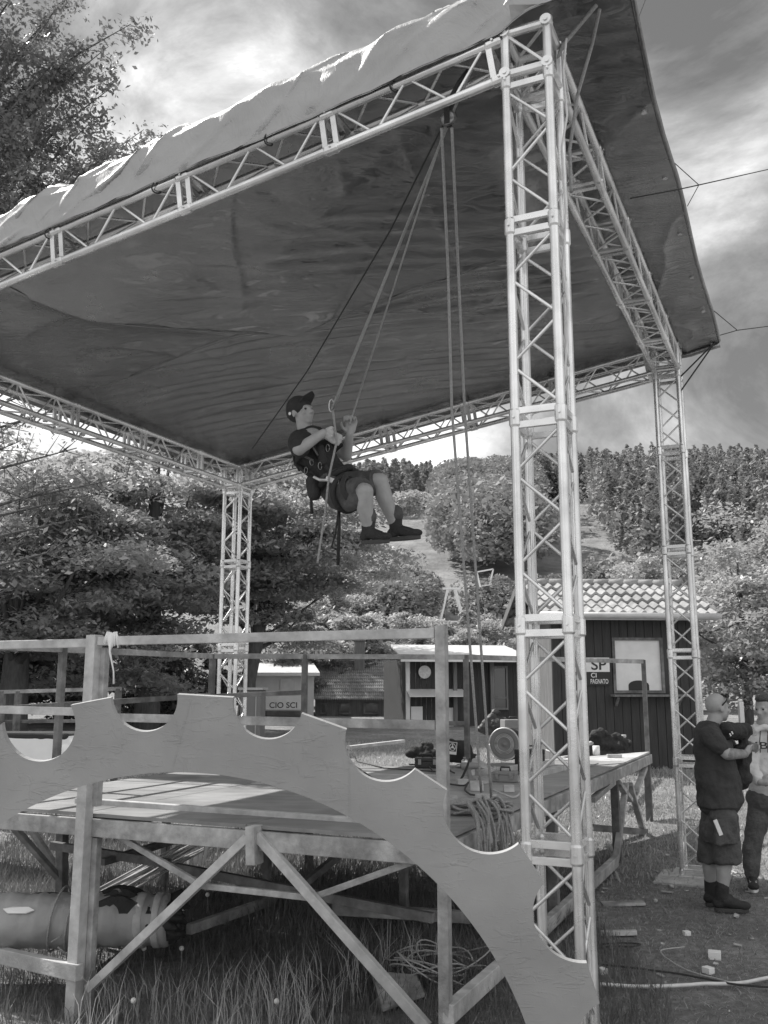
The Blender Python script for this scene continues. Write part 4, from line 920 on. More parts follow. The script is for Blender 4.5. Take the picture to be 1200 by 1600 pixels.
# guy lines at the right
sky1 = at(1200, 265, 9.0); tp = lambda px, py, dz=.0: hit(px, py, zz(MP, ZT+.17+dz), PN); j1 = tp(1092, 289, -.03)
rope([tp(985, 310, -.10), tp(1060, 296, -.06), j1, at(1230, 258, 9.0)], .0045, 'rope_dark', 'thin wire crossing from the roof edge to the right picture edge', 'wire', None, 'wire')
rope([tp(1052, 253), j1], .003, 'rope_dark', 'thin upper guy line tied to a roof eyelet', 'wire', None, 'wire'); rope([j1, tp(1074, 322)], .003, 'rope_dark', 'thin lower guy line tied to the roof edge', 'wire', None, 'wire')
rope([tp(1124, 524), tp(1152, 516), at(1230, 506, 10.5)], .005, 'rope_dark', 'wire from the far roof corner to the right edge of the picture', 'wire', None, 'wire')
rope([tp(1116, 486), tp(1152, 516)], .004, 'rope_dark', 'short bridle line above the far roof corner', 'wire', None, 'wire')
rope([tp(1122, 530), at(1064, 588, 9.0)], .008, 'rope_dark', 'upper tie rope from roof corner to far right tower', 'rope'); rope([tp(1120, 531), at(1063, 612, 9.0)], .008, 'rope_dark', 'lower tie rope from roof corner to far right tower', 'rope')
rope([at(985, 60, 5.0), at(1012, -10, 5.6)], .003, 'rope_dark', 'thin guy wire rising off the top edge of the roof', 'wire', None, 'wire')
# webbing straps that tie the tarp corner to the near tower
rope([at(932, 8, 4.35), at(880, 70, 4.42), at(868, 100, 4.45)], .011, 'rope', 'short strap from the tarpaulin corner to the near tower top', 'strap', None, 'strap', n=4)
rope([at(937, 14, 4.35), at(925, 70, 4.5), at(902, 150, 4.6), at(890, 235, 4.62), at(893, 300, 4.6)], .010, 'rope', 'long strap hanging from the tarpaulin corner alongside the near tower', 'strap', None, 'strap')
P_ = []; rs_ = random.Random(5)
cb = [(885, 60), (880, 110), (886, 180), (878, 230), (884, 330), (880, 420), (887, 480), (884, 560), (878, 640), (886, 700), (893, 800), (886, 900), (898, 1000), (894, 1080), (906, 1180), (900, 1260), (912, 1340), (908, 1420), (922, 1500), (918, 1590)]
rope([at(x, y, 4.36) for x, y in cb], .006, 'hose', 'thin pale cable wound down the near tower', 'cable', None, 'cable', n=4)

ob_ = zz(MP, ZT)-D1*.150
fb_at = lambda a_, dz: V((MP.x, MP.y, ZT+.135-SLOPE*a_+dz))-D1*.152+D2*a_
for a_, lab in ((.75, 'tie cord round the front beam nearest the tower'), (1.55, 'tie cord round the front beam above the hanging ropes'), (2.35, 'tie cord round the middle of the front beam'), (3.2, 'tie cord on the front beam nearest the left picture edge')):
    p_ = fb_at(a_, .0); cc_ = p_-UP*.02+D1*.035; mb = MB(); mb.tube([cc_+(D1*math.cos(q)+UP*math.sin(q))*.036+D2*.01*math.sin(q*2) for q in np.linspace(0, 6.283, 16)], .005, 6); tag(mb.build('tie_cord', M['rope_dark'], None, True, origin=p_), lab, 'cord')

# ------------------------------------------------------------------ people
def fuse(o, vox=.008, it=6):
    m = o.modifiers.new('fuse', 'REMESH'); m.mode = 'VOXEL'; m.voxel_size = vox; m.use_smooth_shade = True
    s = o.modifiers.new('smooth', 'SMOOTH'); s.iterations = it; s.factor = .6; return o
_tex = bpy.data.textures.new('cloth_folds', 'CLOUDS'); _tex.noise_scale = .13; _tex.noise_depth = 2
def folds(o, s=.02):
    s = s*1.5
    d = o.modifiers.new('folds', 'DISPLACE'); d.texture = _tex; d.strength = s; d.mid_level = .5; d.texture_coords = 'GLOBAL'; return o
def head(mb, c, face, up, s=1.0, bald=True):
    face = V(face).normalized(); up = V(up); up = (up-face*up.dot(face)).normalized(); rt = face.cross(up)
    M3 = Matrix((rt, face, up)).transposed(); q = lambda x, y, z: V(c)+M3 @ V((x, y, z))*s
    mb.ell(q(0, -.012, .03), (.074*s, .092*s, .088*s), M3); mb.ell(q(0, .025, -.03), (.058*s, .068*s, .078*s), M3); mb.ell(q(0, .055, -.085), (.03*s, .028*s, .022*s), M3)
    mb.ell(q(0, .082, .018), (.05*s, .014*s, .012*s), M3)                                    # brow
    mb.cap(q(0, .09, .005), .010*s, q(0, .112, -.028), .014*s)                                # nose
    mb.ell(q(-.013, .098, -.034), .009*s); mb.ell(q(.013, .098, -.034), .009*s)
    mb.ell(q(0, .086, -.056), (.024*s, .010*s, .006*s), M3); mb.ell(q(0, .084, -.068), (.02*s, .010*s, .007*s), M3)
    for sx in (-1, 1): mb.ell(q(sx*.076, -.005, -.005), (.010*s, .022*s, .034*s), M3); mb.ell(q(sx*.04, .066, -.02), (.022*s, .02*s, .02*s), M3)
    return q, M3
def hand(mb, w_, d, palm, side, curl=.5, s=1.0, grip=None):
    """wrist w_, pointing d, palm normal, side = direction of the thumb"""
    d, palm, side = V(d).normalized(), V(palm).normalized(), V(side).normalized()
    c = V(w_)+d*.045*s; mb.cap(V(w_), .024*s, c, .026*s)
    for k in range(4):
        b0 = V(w_)+d*.085*s+side*(.030-.020*k)*s; mb.cap(V(w_)+d*.02*s+side*(.018-.012*k)*s, .016*s, b0, .0125*s, 8)
        L = (.042, .047, .043, .034)[k]*s; dr = d; p = b0
        for j in range(3):
            a = curl*(.8+.3*j)*1.2; ax = dr*math.cos(a)+palm*math.sin(a); pal2 = (palm*math.cos(a)-dr*math.sin(a)); q = p+ax*L*(1, .7, .55)[j]; mb.cap(p, (.0105-.001*j)*s, q, (.0095-.001*j)*s, 8); p = q; dr, palm_ = ax, pal2; palm = pal2 if j < 2 else palm
        palm = V(palm)
        palm = V(hand.p0) if False else palm
        # restore the palm direction for the next finger
        palm = _pn
    p = V(w_)+d*.02*s+side*.026*s; q = p+(d*.6+side*.7+_pn*.3).normalized()*.04*s; r_ = q+(d*.8+_pn*.7).normalized()*.032*s; mb.cap(p, .014*s, q, .011*s, 8); mb.cap(q, .011*s, r_, .009*s, 8)
_pn = V((0, 0, 1))
def do_hand(mb, w_, d, palm, side, curl=.5, s=1.0):
    global _pn
    _pn = V(palm).normalized(); hand(mb, w_, d, palm, side, curl, s)
def boot(mb, ankle, toe_dir, up, s=1.0, L=.29):
    td = V(toe_dir).normalized(); u_ = V(up).normalized(); u_ = (u_-td*u_.dot(td)).normalized(); rt = td.cross(u_); M3 = Matrix((rt, td, u_)).transposed(); q = lambda x, y, z: V(ankle)+M3 @ V((x, y, z))*s
    mb.cap(q(0, 0, .07), .055*s, q(0, -.005, -.01), .052*s); mb.ell(q(0, -.03, -.055), (.042*s, .05*s, .042*s), M3); mb.cap(q(0, 0, -.03), .048*s, q(0, .11, -.062), .042*s); mb.ell(q(0, .145, -.068), (.05*s, .066*s, .034*s), M3)
    return q, M3
def sole(mb, q, M3, s=1.0):
    out = []
    for k in range(24):
        a = 2*math.pi*k/24; y = .062+.132*math.sin(a); wx = .045*math.cos(a)*(1.0 if math.sin(a) > 0 else .82); out.append(q(wx, y, -.088))
    mb.prism(out, (M3 @ V((0, 0, 1)))*(-.03*s)); return mb

# --- the climber
def climber():
    Yc = 6.5; A_ = lambda x, y, dy=0: at(x, y, Yc+dy)
    root = thing('person', 'person in black T-shirt, cap and shorts hanging from ropes in a harness', 'person', A_(530, 770))
    neck = A_(477, 672, .02); shn = A_(470, 690, -.15); shf = A_(492, 683, .17); chest = A_(490, 705); belly = A_(510, 738); hip = A_(530, 765)
    hc = A_(471, 645, .0); fd = (A_(492, 634, -.1)-A_(471, 645)).normalized(); hu = (A_(462, 615)-A_(476, 672)).normalized()
    mb = MB(); q, M3 = head(mb, hc, fd, hu, .98)
    mb.cap(hc-hu*.06, .056, neck-hu*.02, .06)
    # trunk under the clothes
    mb.cap(shn, .07, shf, .07); mb.cap(chest, .12, belly, .11); mb.cap(belly, .11, hip, .12)
    mb.cap(A_(488, 690, -.06), .1, chest, .11)
    # right (near) arm: elbow low, forearm up to the rope
    el1 = A_(466, 700, -.30); el1 = A_(467, 702, -.26); wr1 = A_(506, 676, -.24)
    mb.cap(shn, .052, el1, .045); mb.cap(el1, .047, wr1, .030)
    el2 = A_(541, 712, .12); wr2 = A_(547, 678, .0)
    mb.cap(shf, .052, el2, .042); mb.cap(el2, .044, wr2, .029)
    # legs: near thigh to bent knee, shins down
    hn, hf = A_(533, 772, -.10), A_(540, 762, .10); kn, kf = A_(570, 768, -.30), A_(594, 752, -.05); an, af = A_(576, 826, -.22), A_(619, 822, .0)
    mb.cap(hip, .11, hn, .09); mb.cap(hn, .085, kn, .062); mb.cap(kn, .060, kn.lerp(an, .35)+V((-.012, .0, 0)), .062); mb.cap(kn.lerp(an, .35)+V((-.012, 0, 0)), .061, an, .040)
    mb.cap(hf, .085, kf, .062); mb.cap(kf, .060, kf.lerp(af, .35)+V((-.012, 0, 0)), .062); mb.cap(kf.lerp(af, .35)+V((-.012, 0, 0)), .061, af, .040)
    fuse(mb.build('body', M['skin'], root), .008, 5)
    # eyes
    e = MB(); [e.ell(q(sx*.03, .078, .002), .009) for sx in (-1, 1)]; e.build('eyes', M['ink'], root, True)
    # gloved hands
    g1 = MB(); do_hand(g1, wr1+(A_(520, 680, -.2)-wr1)*.0, A_(526, 686, -.16)-wr1, V((.3, .9, .1)), V((.2, -.1, 1)), .75, 1.12)
    fuse(g1.build('glove', M['glove'], root), .006, 3)
    g2 = MB(); do_hand(g2, wr2, A_(550, 655, 0)-wr2, V((-.3, -.9, 0)), V((-1, .1, 0)), .85, 1.08); fuse(g2.build('glove', M['skin'], root), .006, 3)
    # shirt
    s = MB(); s.cap(shn+V((.0, 0, 0)), .085, shf, .085); s.cap(A_(486, 688), .12, chest, .135); s.cap(chest, .14, belly, .125); s.cap(belly, .125, A_(524, 752), .13)
    s.cap(shn, .078, shn.lerp(el1, .72), .074); s.cap(shf, .075, shf.lerp(el2, .6), .066); s.cap(neck, .064, A_(482, 684), .08)
    folds(fuse(s.build('tshirt', M['tshirt2'], root), .009, 3), .035)
    # shorts
    s = MB(); s.cap(A_(518, 748), .135, hip, .14); s.cap(hip, .13, hn, .115); s.cap(hn, .115, hn.lerp(kn, .6), .10); s.cap(hf, .115, hf.lerp(kf, .6), .098)
    for h_, k_ in ((hn, kn), (hf, kf)): d_ = (k_-h_); s.lathe(h_+d_*.5, d_, [(0, .06), (.02, .10), (d_.length*.42, .10)])
    s.cap(hn.lerp(kn, .5)+V((-.02, 0, -.06)), .075, hn.lerp(kn, .85)+V((-.03, 0, -.05)), .07)
    folds(fuse(s.build('shorts', M['shorts'], root), .009, 3), .03)
    # cap with its peak tipped up
    s = MB(); s.ell(q(0, -.018, .045), (.088, .102, .09), M3); s.ell(q(0, -.05, .02), (.08, .075, .075), M3); cp = fuse(s.build('cap', M['black'], root), .007, 4)
    s = MB(); top = [q(x, .075+.075*math.sqrt(max(0, 1-(x/.062)**2)), .075+.035*(1-abs(x)/.07)) for x in np.linspace(-.062, .062, 11)]; base = [q(x, .06, .055) for x in np.linspace(.062, -.062, 5)]
    s.prism(top+base, M3 @ V((0, .002, .006))); s.build('peak', M['black'], cp)
    s = MB(); s.lathe(q(.089, -.03, .0), M3 @ V((1, 0, 0)), [(0, .012), (.004, .012)], 14); s.lathe(q(-.089, -.03, .0), M3 @ V((-1, 0, 0)), [(0, .012), (.004, .012)], 14); s.build('cap_badge', M['paper'], cp)
    # harness
    hb = MB(); ax = (belly-hip).normalized()
    def ring(c, r, ax, w_=.022, n=22, fl=1.0):
        ax = V(ax).normalized(); x = ax.cross(V((0, 1, 0))).normalized(); y = x.cross(ax); pts = [V(c)+x*math.cos(t)*r*fl+y*math.sin(t)*r for t in np.linspace(0, 6.283, n)]; hb.tube(pts, w_, 8, False)
    ring(A_(521, 750), .150, ax, .025); ring(hn.lerp(kn, .25), .125, kn-hn, .02); ring(hf.lerp(kf, .25), .122, kf-hf, .02); ring(A_(492, 706), .15, (chest-belly), .016)
    hb.tube([shn+V((0, -.03, .07)), A_(492, 700, -.17), A_(508, 728, -.16), A_(522, 748, -.15)], .016, 6); hb.tube([shf+V((0, .0, .06)), A_(508, 695, .1), A_(516, 730, .02), A_(522, 748, -.1)], .016, 6)
    hb.tube([A_(482, 700, .0), A_(462, 705, .05), A_(462, 725, 0), A_(487, 745, -.08)], .018, 6)
    # padded seat and gear hanging off it
    hb.cap(A_(488, 740, -.05), .035, A_(512, 765, -.05), .04); hb.cap(A_(500, 700, -.16), .03, A_(505, 722, -.17), .03)
    hn_o = hb.build('harness', M['black'], root, True)
    for (pts, w_) in (([(487, 742), (486, 770), (487, 803)], .012), ([(529, 780), (530, 820), (528, 883)], .013), ([(531, 782), (524, 835), (518, 855), (526, 858)], .007), ([(459, 702), (459, 720), (468, 736)], .008)):
        MB().tube([A_(x, y, -.1) for x, y in pts], w_, 6).build('strap', M['black'], hn_o, True)
    m_ = MB(); m_.box(A_(516, 750, -.2), (.065, .03, .035), Matrix.Rotation(R(20), 3, 'Y')); m_.tube([A_(490, 745, -.18), A_(500, 750, -.2), A_(512, 750, -.2)], .011, 8)
    m_.build('descender', M['alu_dull'], hn_o, bev=.003)
    MB().tube([A_(518+4*math.cos(t), 634+10*math.sin(t), -.15) for t in np.linspace(0, 6.28, 14)], .005, 6).build('carabiner', M['alu'], hn_o, True)
    for k, (x, y, dy) in enumerate(((487, 722, -.17), (500, 728, -.19), (512, 700, -.19), (478, 735, -.12), (527, 752, -.22))):
        c = A_(x, y, dy); MB().tube([c+V((.012*math.cos(q), .012*math.cos(q+k), .024*math.sin(q))) for q in np.linspace(0, 6.283, 14)], .0028, 6).build('carabiner', M['bolt'], hn_o, True)
    for (x0, y0, x1, y1, dy) in ((483, 690, 497, 712, -.185), (505, 742, 530, 748, -.2), (546, 775, 556, 790, -.22), (474, 712, 490, 720, -.16)): MB().bar(A_(x0, y0, dy), A_(x1, y1, dy), .012, .03, (0, 1, 0)).build('webbing', M['jeans'], hn_o, bev=.003)
    pb = A_(487, 752, -.10); fuse(MB().cap(pb, .045, pb+V((.02, 0, -.09)), .05).build('pouch', M['black'], hn_o), .008, 3)
    # coil of line on the thigh
    m_ = MB(); cc = A_(548, 760, -.27)
    for k in range(5): m_.tube([cc+V((.07*math.cos(t)*(1-.1*k), -.008*k, .10*math.sin(t)*(1-.08*k))) for t in np.linspace(0, 6.28, 20)], .006, 6)
    m_.build('rope_coil', M['rope_dark'], hn_o, True)
    # boots
    for (an_, toe, u_) in ((an, V((1, -.75, -.06)), None), (af, V((1, -.25, .05)), None)):
        s = MB(); bq, bM = boot(s, an_, toe, V((-.15, 0, 1)), .90); b = fuse(s.build('boot', M['black'], root), .007, 3)
        sole(MB(), bq, bM, .9).build('sole', M['sole'], b, bev=.004)
        bc = MB(); bc.cap(bq(0, .0, .085), .058, bq(0, 0, .11), .055); bc.build('cuff', M['shorts'], b, True)
climber()

# --- man with the jacket, standing at the right
def man():
    Ym = 7.75; A_ = lambda x, y, dy=0: at(x, y, Ym+dy)
    gx = A_(1125, 1400).x; g0 = gz(gx, Ym); root = thing('person', 'bald man in dark T-shirt and cargo shorts holding a jacket', 'person', (gx, Ym, g0))
    dz = 0
    hc = A_(1121, 1106, 0); fd = V((1, .25, -.02)); hu = V((-.05, 0, 1)); mb = MB(); q, M3 = head(mb, hc, fd, hu, 1.0)
    neck = A_(1117, 1128); mb.cap(hc+V((-.02, 0, -.07)), .058, neck+V((-.01, 0, -.01)), .062)
    shn, shf = A_(1112, 1150, -.20), A_(1122, 1146, .20); chest = A_(1118, 1165); belly = A_(1123, 1215); hip = A_(1126, 1262)
    mb.cap(shn, .065, shf, .065); mb.cap(chest, .13, belly, .12); mb.cap(belly, .12, hip, .13)
    el = A_(1135, 1182, -.24); el = A_(1136, 1178, -.25); wr = A_(1163, 1178, -.12); mb.cap(shn, .055, el, .046); mb.cap(el, .047, wr, .032)
    elf = A_(1142, 1176, .25); wrf = A_(1160, 1168, .10); mb.cap(shf, .055, elf, .045); mb.cap(elf, .046, wrf, .032)
    do_hand(mb, wr, V((.7, .5, .35)), V((0, .9, -.3)), V((.3, 0, .9)), .5); do_hand(mb, wrf, V((.5, -.7, .1)), V((0, -.9, -.3)), V((.3, 0, .9)), .6)
    k1, a1_ = A_(1113, 1340, -.1), A_(1121, 1400, -.12); k2, a2_ = A_(1135, 1340, .02), A_(1128, 1402, .0)
    k1, a1_ = A_(1112, 1335, .10), A_(1112, 1392, .12); k2, a2_ = A_(1136, 1335, -.08), A_(1129, 1400, -.08)
    h1, h2 = A_(1116, 1275, .09), A_(1130, 1275, -.09)
    for h_, k_, a_ in ((h1, k1, a1_), (h2, k2, a2_)):
        mb.cap(h_, .09, k_, .062); mb.cap(k_, .058, k_.lerp(a_, .35)+V((-.015, 0, 0)), .060); mb.cap(k_.lerp(a_, .35)+V((-.015, 0, 0)), .060, a_, .040)
    fuse(mb.build('body', M['skin'], root), .008, 5)
    e = MB(); [e.ell(q(sx*.03, .078, .002), .009) for sx in (-1, 1)]; e.build('eyes', M['ink'], root, True)
    # tattooed forearm sleeve of skin
    s = MB(); s.cap(el.lerp(wr, .02), .0495, wr, .0345); fuse(s.build('tattoo_sleeve', M['skin_tat'], root), .007, 2)
    s = MB(); s.cap(shn, .088, shf, .088); s.cap(A_(1110, 1152), .14, A_(1112, 1180), .15); s.cap(A_(1114, 1170), .155, A_(1119, 1250), .150); s.cap(A_(1122, 1170, -.05), .13, A_(1134, 1248, -.03), .138); s.cap(A_(1124, 1235, .03), .15, A_(1128, 1250, .05), .14)
    s.lathe(A_(1124, 1261, -.05), UP, [(0, .150), (.03, .152), (.2, .14), (.22, .06)]); s.lathe(A_(1121, 1261, .06), UP, [(0, .150), (.03, .152), (.2, .14), (.22, .06)])
    s.cap(A_(1113, 1138), .075, A_(1114, 1150), .10); s.cap(shn, .085, shn.lerp(el, .58), .078); s.cap(shf, .085, shf.lerp(elf, .58), .078)
    ts = folds(fuse(s.build('tshirt', M['tshirt'], root), .010, 4), .036)
    # straight hem: cut the bottom by keeping it level with a wide short ellipsoid
    s = MB(); s.cap(A_(1120, 1280, .04), .12, A_(1120, 1285, .04), .125); s.cap(A_(1128, 1280, -.04), .12, A_(1128, 1285, -.04), .125)
    for h_, k_ in ((h1, k1), (h2, k2)): s.cap(h_, .112, k_+V((0, 0, .10)), .10); s.lathe(k_+V((0, 0, -.06)), UP, [(0, .108), (.02, .11), (.18, .10), (.2, .05)])
    s.box(A_(1134, 1298, -.20), (.17, .035, .2)); s.box(A_(1103, 1300, -.02), (.05, .12, .16))
    folds(fuse(s.build('shorts', M['shorts'], root), .009, 3), .03)
    s = MB(); s.box(A_(1122, 1293, -.235), (.03, .01, .12), Matrix.Rotation(R(-20), 3, 'Y')); s.build('pocket_paper', M['paper'], root)
    for a_, dr in ((a1_, V((.9, .4, 0))), (a2_, V((1, -.12, 0)))):
        a_ = a_.copy(); a_.z = g0+.126; s = MB(); bq, bM = boot(s, a_, dr, UP, 1.0); b = fuse(s.build('boot', M['black'], root), .007, 3); sole(MB(), bq, bM).build('sole', M['sole'], b, bev=.004)
    # sunglasses pushed up on the head
    s = MB(); s.tube([q(x, y, z) for x, y, z in [(-.082, -.01, .02), (-.086, .03, .06), (-.06, .06, .095), (0, .075, .1), (.06, .06, .095), (.086, .03, .06), (.082, -.01, .02)]], .006, 6)
    for sx in (-1, 1): s.ell(q(sx*.033, .072, .098), (.028, .012, .02), M3)
    s.build('sunglasses', M['ink'], root, True)
    # folded jacket over the forearm: a thing of its own
    jt = thing('jacket', 'black jacket bundled over the forearm of the bald man', 'jacket', A_(1158, 1180))
    s = MB(); s.cap(A_(1137, 1141, -.16), .068, A_(1163, 1144, .06), .07); s.cap(A_(1148, 1138, .0), .06, A_(1166, 1140, .0), .05); s.cap(A_(1156, 1172, .0), .06, A_(1160, 1215, .0), .065); s.cap(A_(1152, 1185, .03), .06, A_(1158, 1224, .03), .06); s.cap(A_(1162, 1150, .02), .05, A_(1162, 1190, .02), .05)
    folds(fuse(s.build('jacket_cloth', M['black'], jt), .009, 3), .05)
    s = MB(); s.tube([A_(1143, 1143, -.25), A_(1145, 1147, -.25)], .006, 6); s.tube([A_(1140, 1146, -.25), A_(1142, 1150, -.25)], .006, 6); s.build('stripe', M['paper'], jt)
man()
def man2():
    Ym = 8.5; A_ = lambda x, y, dy=0: at(x-9, y, Ym+dy)
    gx = A_(1195, 1380).x; g0 = gz(gx, Ym); root = thing('person', 'person in a light hoodie and dark jeans cut by the right edge', 'person', (gx, Ym, g0))
    hc = A_(1203, 1107); fd = V((-.75, -.65, -.1)); mb = MB(); q, M3 = head(mb, hc, fd, V((0, 0, 1)), 1.0)
    neck = A_(1205, 1130); mb.cap(hc-UP*.06, .058, neck, .06); hip = A_(1212, 1262); chest = A_(1208, 1170)
    mb.cap(neck, .08, chest, .12); mb.cap(chest, .13, hip, .13)
    h1, h2 = A_(1196, 1270, .0), A_(1232, 1270, 0); k1, k2 = A_(1184, 1320), A_(1236, 1320); a1_, a2_ = A_(1184, 1372), A_(1240, 1372)
    for h_, k_, a_ in ((h1, k1, a1_), (h2, k2, a2_)): mb.cap(h_, .085, k_, .06); mb.cap(k_, .058, a_, .04)
    wr = A_(1186, 1208, -.22); shn, shf = A_(1186, 1152, -.05), A_(1238, 1152, .05); el = A_(1178, 1200, -.1); wr = A_(1196, 1222, -.25); mb.cap(shn, .055, el, .045); mb.cap(el, .045, wr, .032); do_hand(mb, wr, V((.9, -.3, .1)), V((0, .7, -.5)), V((.2, 0, .9)), .5)
    wf = A_(1225, 1220, -.25); mb.cap(shf, .055, A_(1246, 1198), .045); mb.cap(A_(1246, 1198), .045, wf, .032); do_hand(mb, wf, V((-.9, -.3, .1)), V((0, .7, -.5)), V((-.2, 0, .9)), .5)
    fuse(mb.build('body', M['skin'], root), .008, 5)
    e = MB(); [e.ell(q(sx*.03, .078, .002), .009) for sx in (-1, 1)]; e.build('eyes', M['ink'], root, True)
    s = MB(); s.ell(q(0, -.03, .045), (.084, .09, .085), M3); s.ell(q(0, .03, .09), (.06, .06, .035), M3); s.ell(q(0, -.05, .0), (.08, .06, .07), M3); folds(fuse(s.build('hair', M['hair'], root), .007, 2), .02)
    s = MB(); s.cap(A_(1194, 1152, 0), .12, A_(1230, 1152, .0), .12); s.cap(A_(1200, 1165), .14, A_(1206, 1232), .15); s.cap(A_(1222, 1165), .14, A_(1224, 1235), .15); s.cap(shn, .085, el, .07); s.cap(el, .072, el.lerp(wr, .85), .052); s.cap(shf, .08, A_(1246, 1198), .07); s.cap(A_(1246, 1198), .07, wf.lerp(A_(1246, 1198), .2), .05)
    hd = folds(fuse(s.build('hoodie', M['hoodie'], root), .010, 4), .03)
    s = MB()
    s.tube([A_(1186, 1150, -.1), A_(1190, 1140, -.14), A_(1204, 1136, -.14), A_(1218, 1140, -.12), A_(1222, 1128, .05), A_(1208, 1122, .12), A_(1192, 1130, .05), A_(1186, 1150, -.1)], .03, 8); folds(fuse(s.build('hood', M['hoodie'], hd), .008, 3), .015)
    s = MB()
    for x in (1197, 1209): s.tube([A_(x, 1142, -.16), A_(x-1, 1160, -.172), A_(x, 1176, -.178)], .004, 6)
    s.build('drawstring', M['ink'], hd, True)
    text('JB', A_(1186, 1170, -.195), V((1, .0, 0)), V((0, -1, 0)), .06, M['ink'], hd, .13, True)
    s = MB(); s.cap(A_(1202, 1250), .145, A_(1216, 1258), .15)
    for h_, k_, a_ in ((h1, k1, a1_), (h2, k2, a2_)): s.cap(h_, .105, k_, .078); s.cap(k_, .078, a_+UP*.03, .068)
    folds(fuse(s.build('jeans', M['jeans'], root), .009, 3), .03)
    for a_, dr in ((a1_, V((-.3, -.95, 0))), (a2_, V((.5, -.8, 0)))):
        a_ = a_.copy(); a_.z = g0+.118; s = MB(); bq, bM = boot(s, a_, dr, UP, .95); b = fuse(s.build('sneaker', M['black'], root), .007, 3); sole(MB(), bq, bM, .95).build('sole', M['paper'], b, bev=.004)
        s = MB(); [s.tube([bq(-.03, .05+.025*k, -.018-.006*k), bq(.03, .055+.025*k, -.018-.006*k)], .005, 6) for k in range(4)]; s.build('lace', M['paper'], b, True)
man2()

# ------------------------------------------------------------------ things lying about on the deck
zd = ZD+.008
def deckpt(px, py, lift=0): return hit(px, py, V((0, 0, ZD+lift)), UP)
# cable reel
rc = deckpt(790, 1188); rc.z += .17; ax_ = (V((0, 0, CAMZ))-rc); ax_.z = .1; ax_.normalize(); ax_ = (ax_+V((-.35, 0, 0))).normalized()
t = thing('cable_reel', 'round cable reel standing on edge among the tools', 'cable reel', rc-UP*.17)
MB().lathe(rc-ax_*.10, ax_, [(0, .165), (.006, .175), (.012, .165), (.014, .1)], 40).build('flange', M['rubber'], t, True)
fl = MB().lathe(rc+ax_*.02, ax_, [(0, .10), (.002, .168), (.010, .175), (.016, .168), (.017, .120), (.012, .115), (.012, .095), (.018, .09), (.018, .06), (.010, .055), (.010, .02), (.02, .018)], 40).build('flange', M['box'], t, True)
MB().lathe(rc+ax_*.032, ax_, [(0, .150), (.008, .150), (.008, .148), (0, .148)], 40)
mb = MB(); x_ = ax_.cross(UP).normalized(); y_ = x_.cross(ax_); mb.tube([rc+ax_*.035+x_*.165*math.cos(a)+y_*.165*math.sin(a) for a in np.linspace(0, 6.283, 40)], .008, 8); 
for rr in (.105, .092, .078): mb.tube([rc+ax_*.038+x_*rr*math.cos(a)+y_*rr*math.sin(a) for a in np.linspace(0, 6.283, 30)], .004, 6)
mb.build('rim', M['alu_dull'], t, True)
MB().lathe(rc-ax_*.085, ax_, [(0, .13), (.03, .135), (.07, .13), (.10, .125)], 32).build('cable', M['rope_dark'], t, True)
# backpack with emblem
def soft(name, label, cat, prims, m, vox=.009, fo=.03, origin=None):
    mb = MB()
    for pr in prims: getattr(mb, pr[0])(*pr[1:])
    o = mb.build(name, M[m], None, origin=origin if origin is not None else prims[0][1]); fuse(o, vox, 4)
    if fo: folds(o, fo)
    return tag(o, label, cat)
bc = deckpt(712, 1192); u0 = V((.97, .24, 0)).normalized()
t = thing('backpack', 'black backpack with white square emblem between railing post and reel', 'bag', bc)
mb = MB(); mb.cap(bc+UP*.07-u0*.05, .07, bc+UP*.19-u0*.03, .06); mb.cap(bc+UP*.07+u0*.12, .07, bc+UP*.17+u0*.10, .065); mb.cap(bc+UP*.04, .05, bc+u0*.2+UP*.04, .05); mb.ell(bc+UP*.12+u0*.03, (.13, .08, .12))
folds(fuse(mb.build('sack', M['black'], t), .008, 4), .03)
ec = deckpt(706, 1192)+UP*.155+V((0, -.115, 0)); n_ = V((-.1, -1, .1)).normalized(); ux = V((1, -.1, -.1)).normalized(); uy = n_.cross(ux)*-1
if uy.z < 0: uy = -uy
mb = MB(); w2, h2 = .045, .062; mb.prism([ec-ux*w2-uy*h2, ec+ux*w2-uy*h2, ec+ux*w2+uy*h2, ec-ux*w2+uy*h2], n_*.004); em = mb.build('emblem', M['paper'], t)
mb = MB(); mb.prism([ec+n_*.0045-ux*.038-uy*.032, ec+n_*.0045+ux*.038-uy*.032, ec+n_*.0045+ux*.038+uy*.055, ec+n_*.0045-ux*.038+uy*.055], n_*.001); mb.build('emblem_field', M['ink'], em)
mb = MB(); c0 = ec+n_*.007+uy*.011
mb.tube([c0+ux*.03*math.cos(a)+uy*.034*math.sin(a) for a in np.linspace(0, 6.283, 24)], .0035, 6)
for k in range(3): a = k*2.094+1.57; mb.tube([c0, c0+ux*.028*math.cos(a)+uy*.032*math.sin(a)], .005, 6)
mb.lathe(c0-n_*.002, n_, [(0, .012), (.004, .012)], 14)
mb.box(ec-uy*.047+n_*.006, (.001, .001, .001)); mb.build('emblem_mark', M['paper'], em)
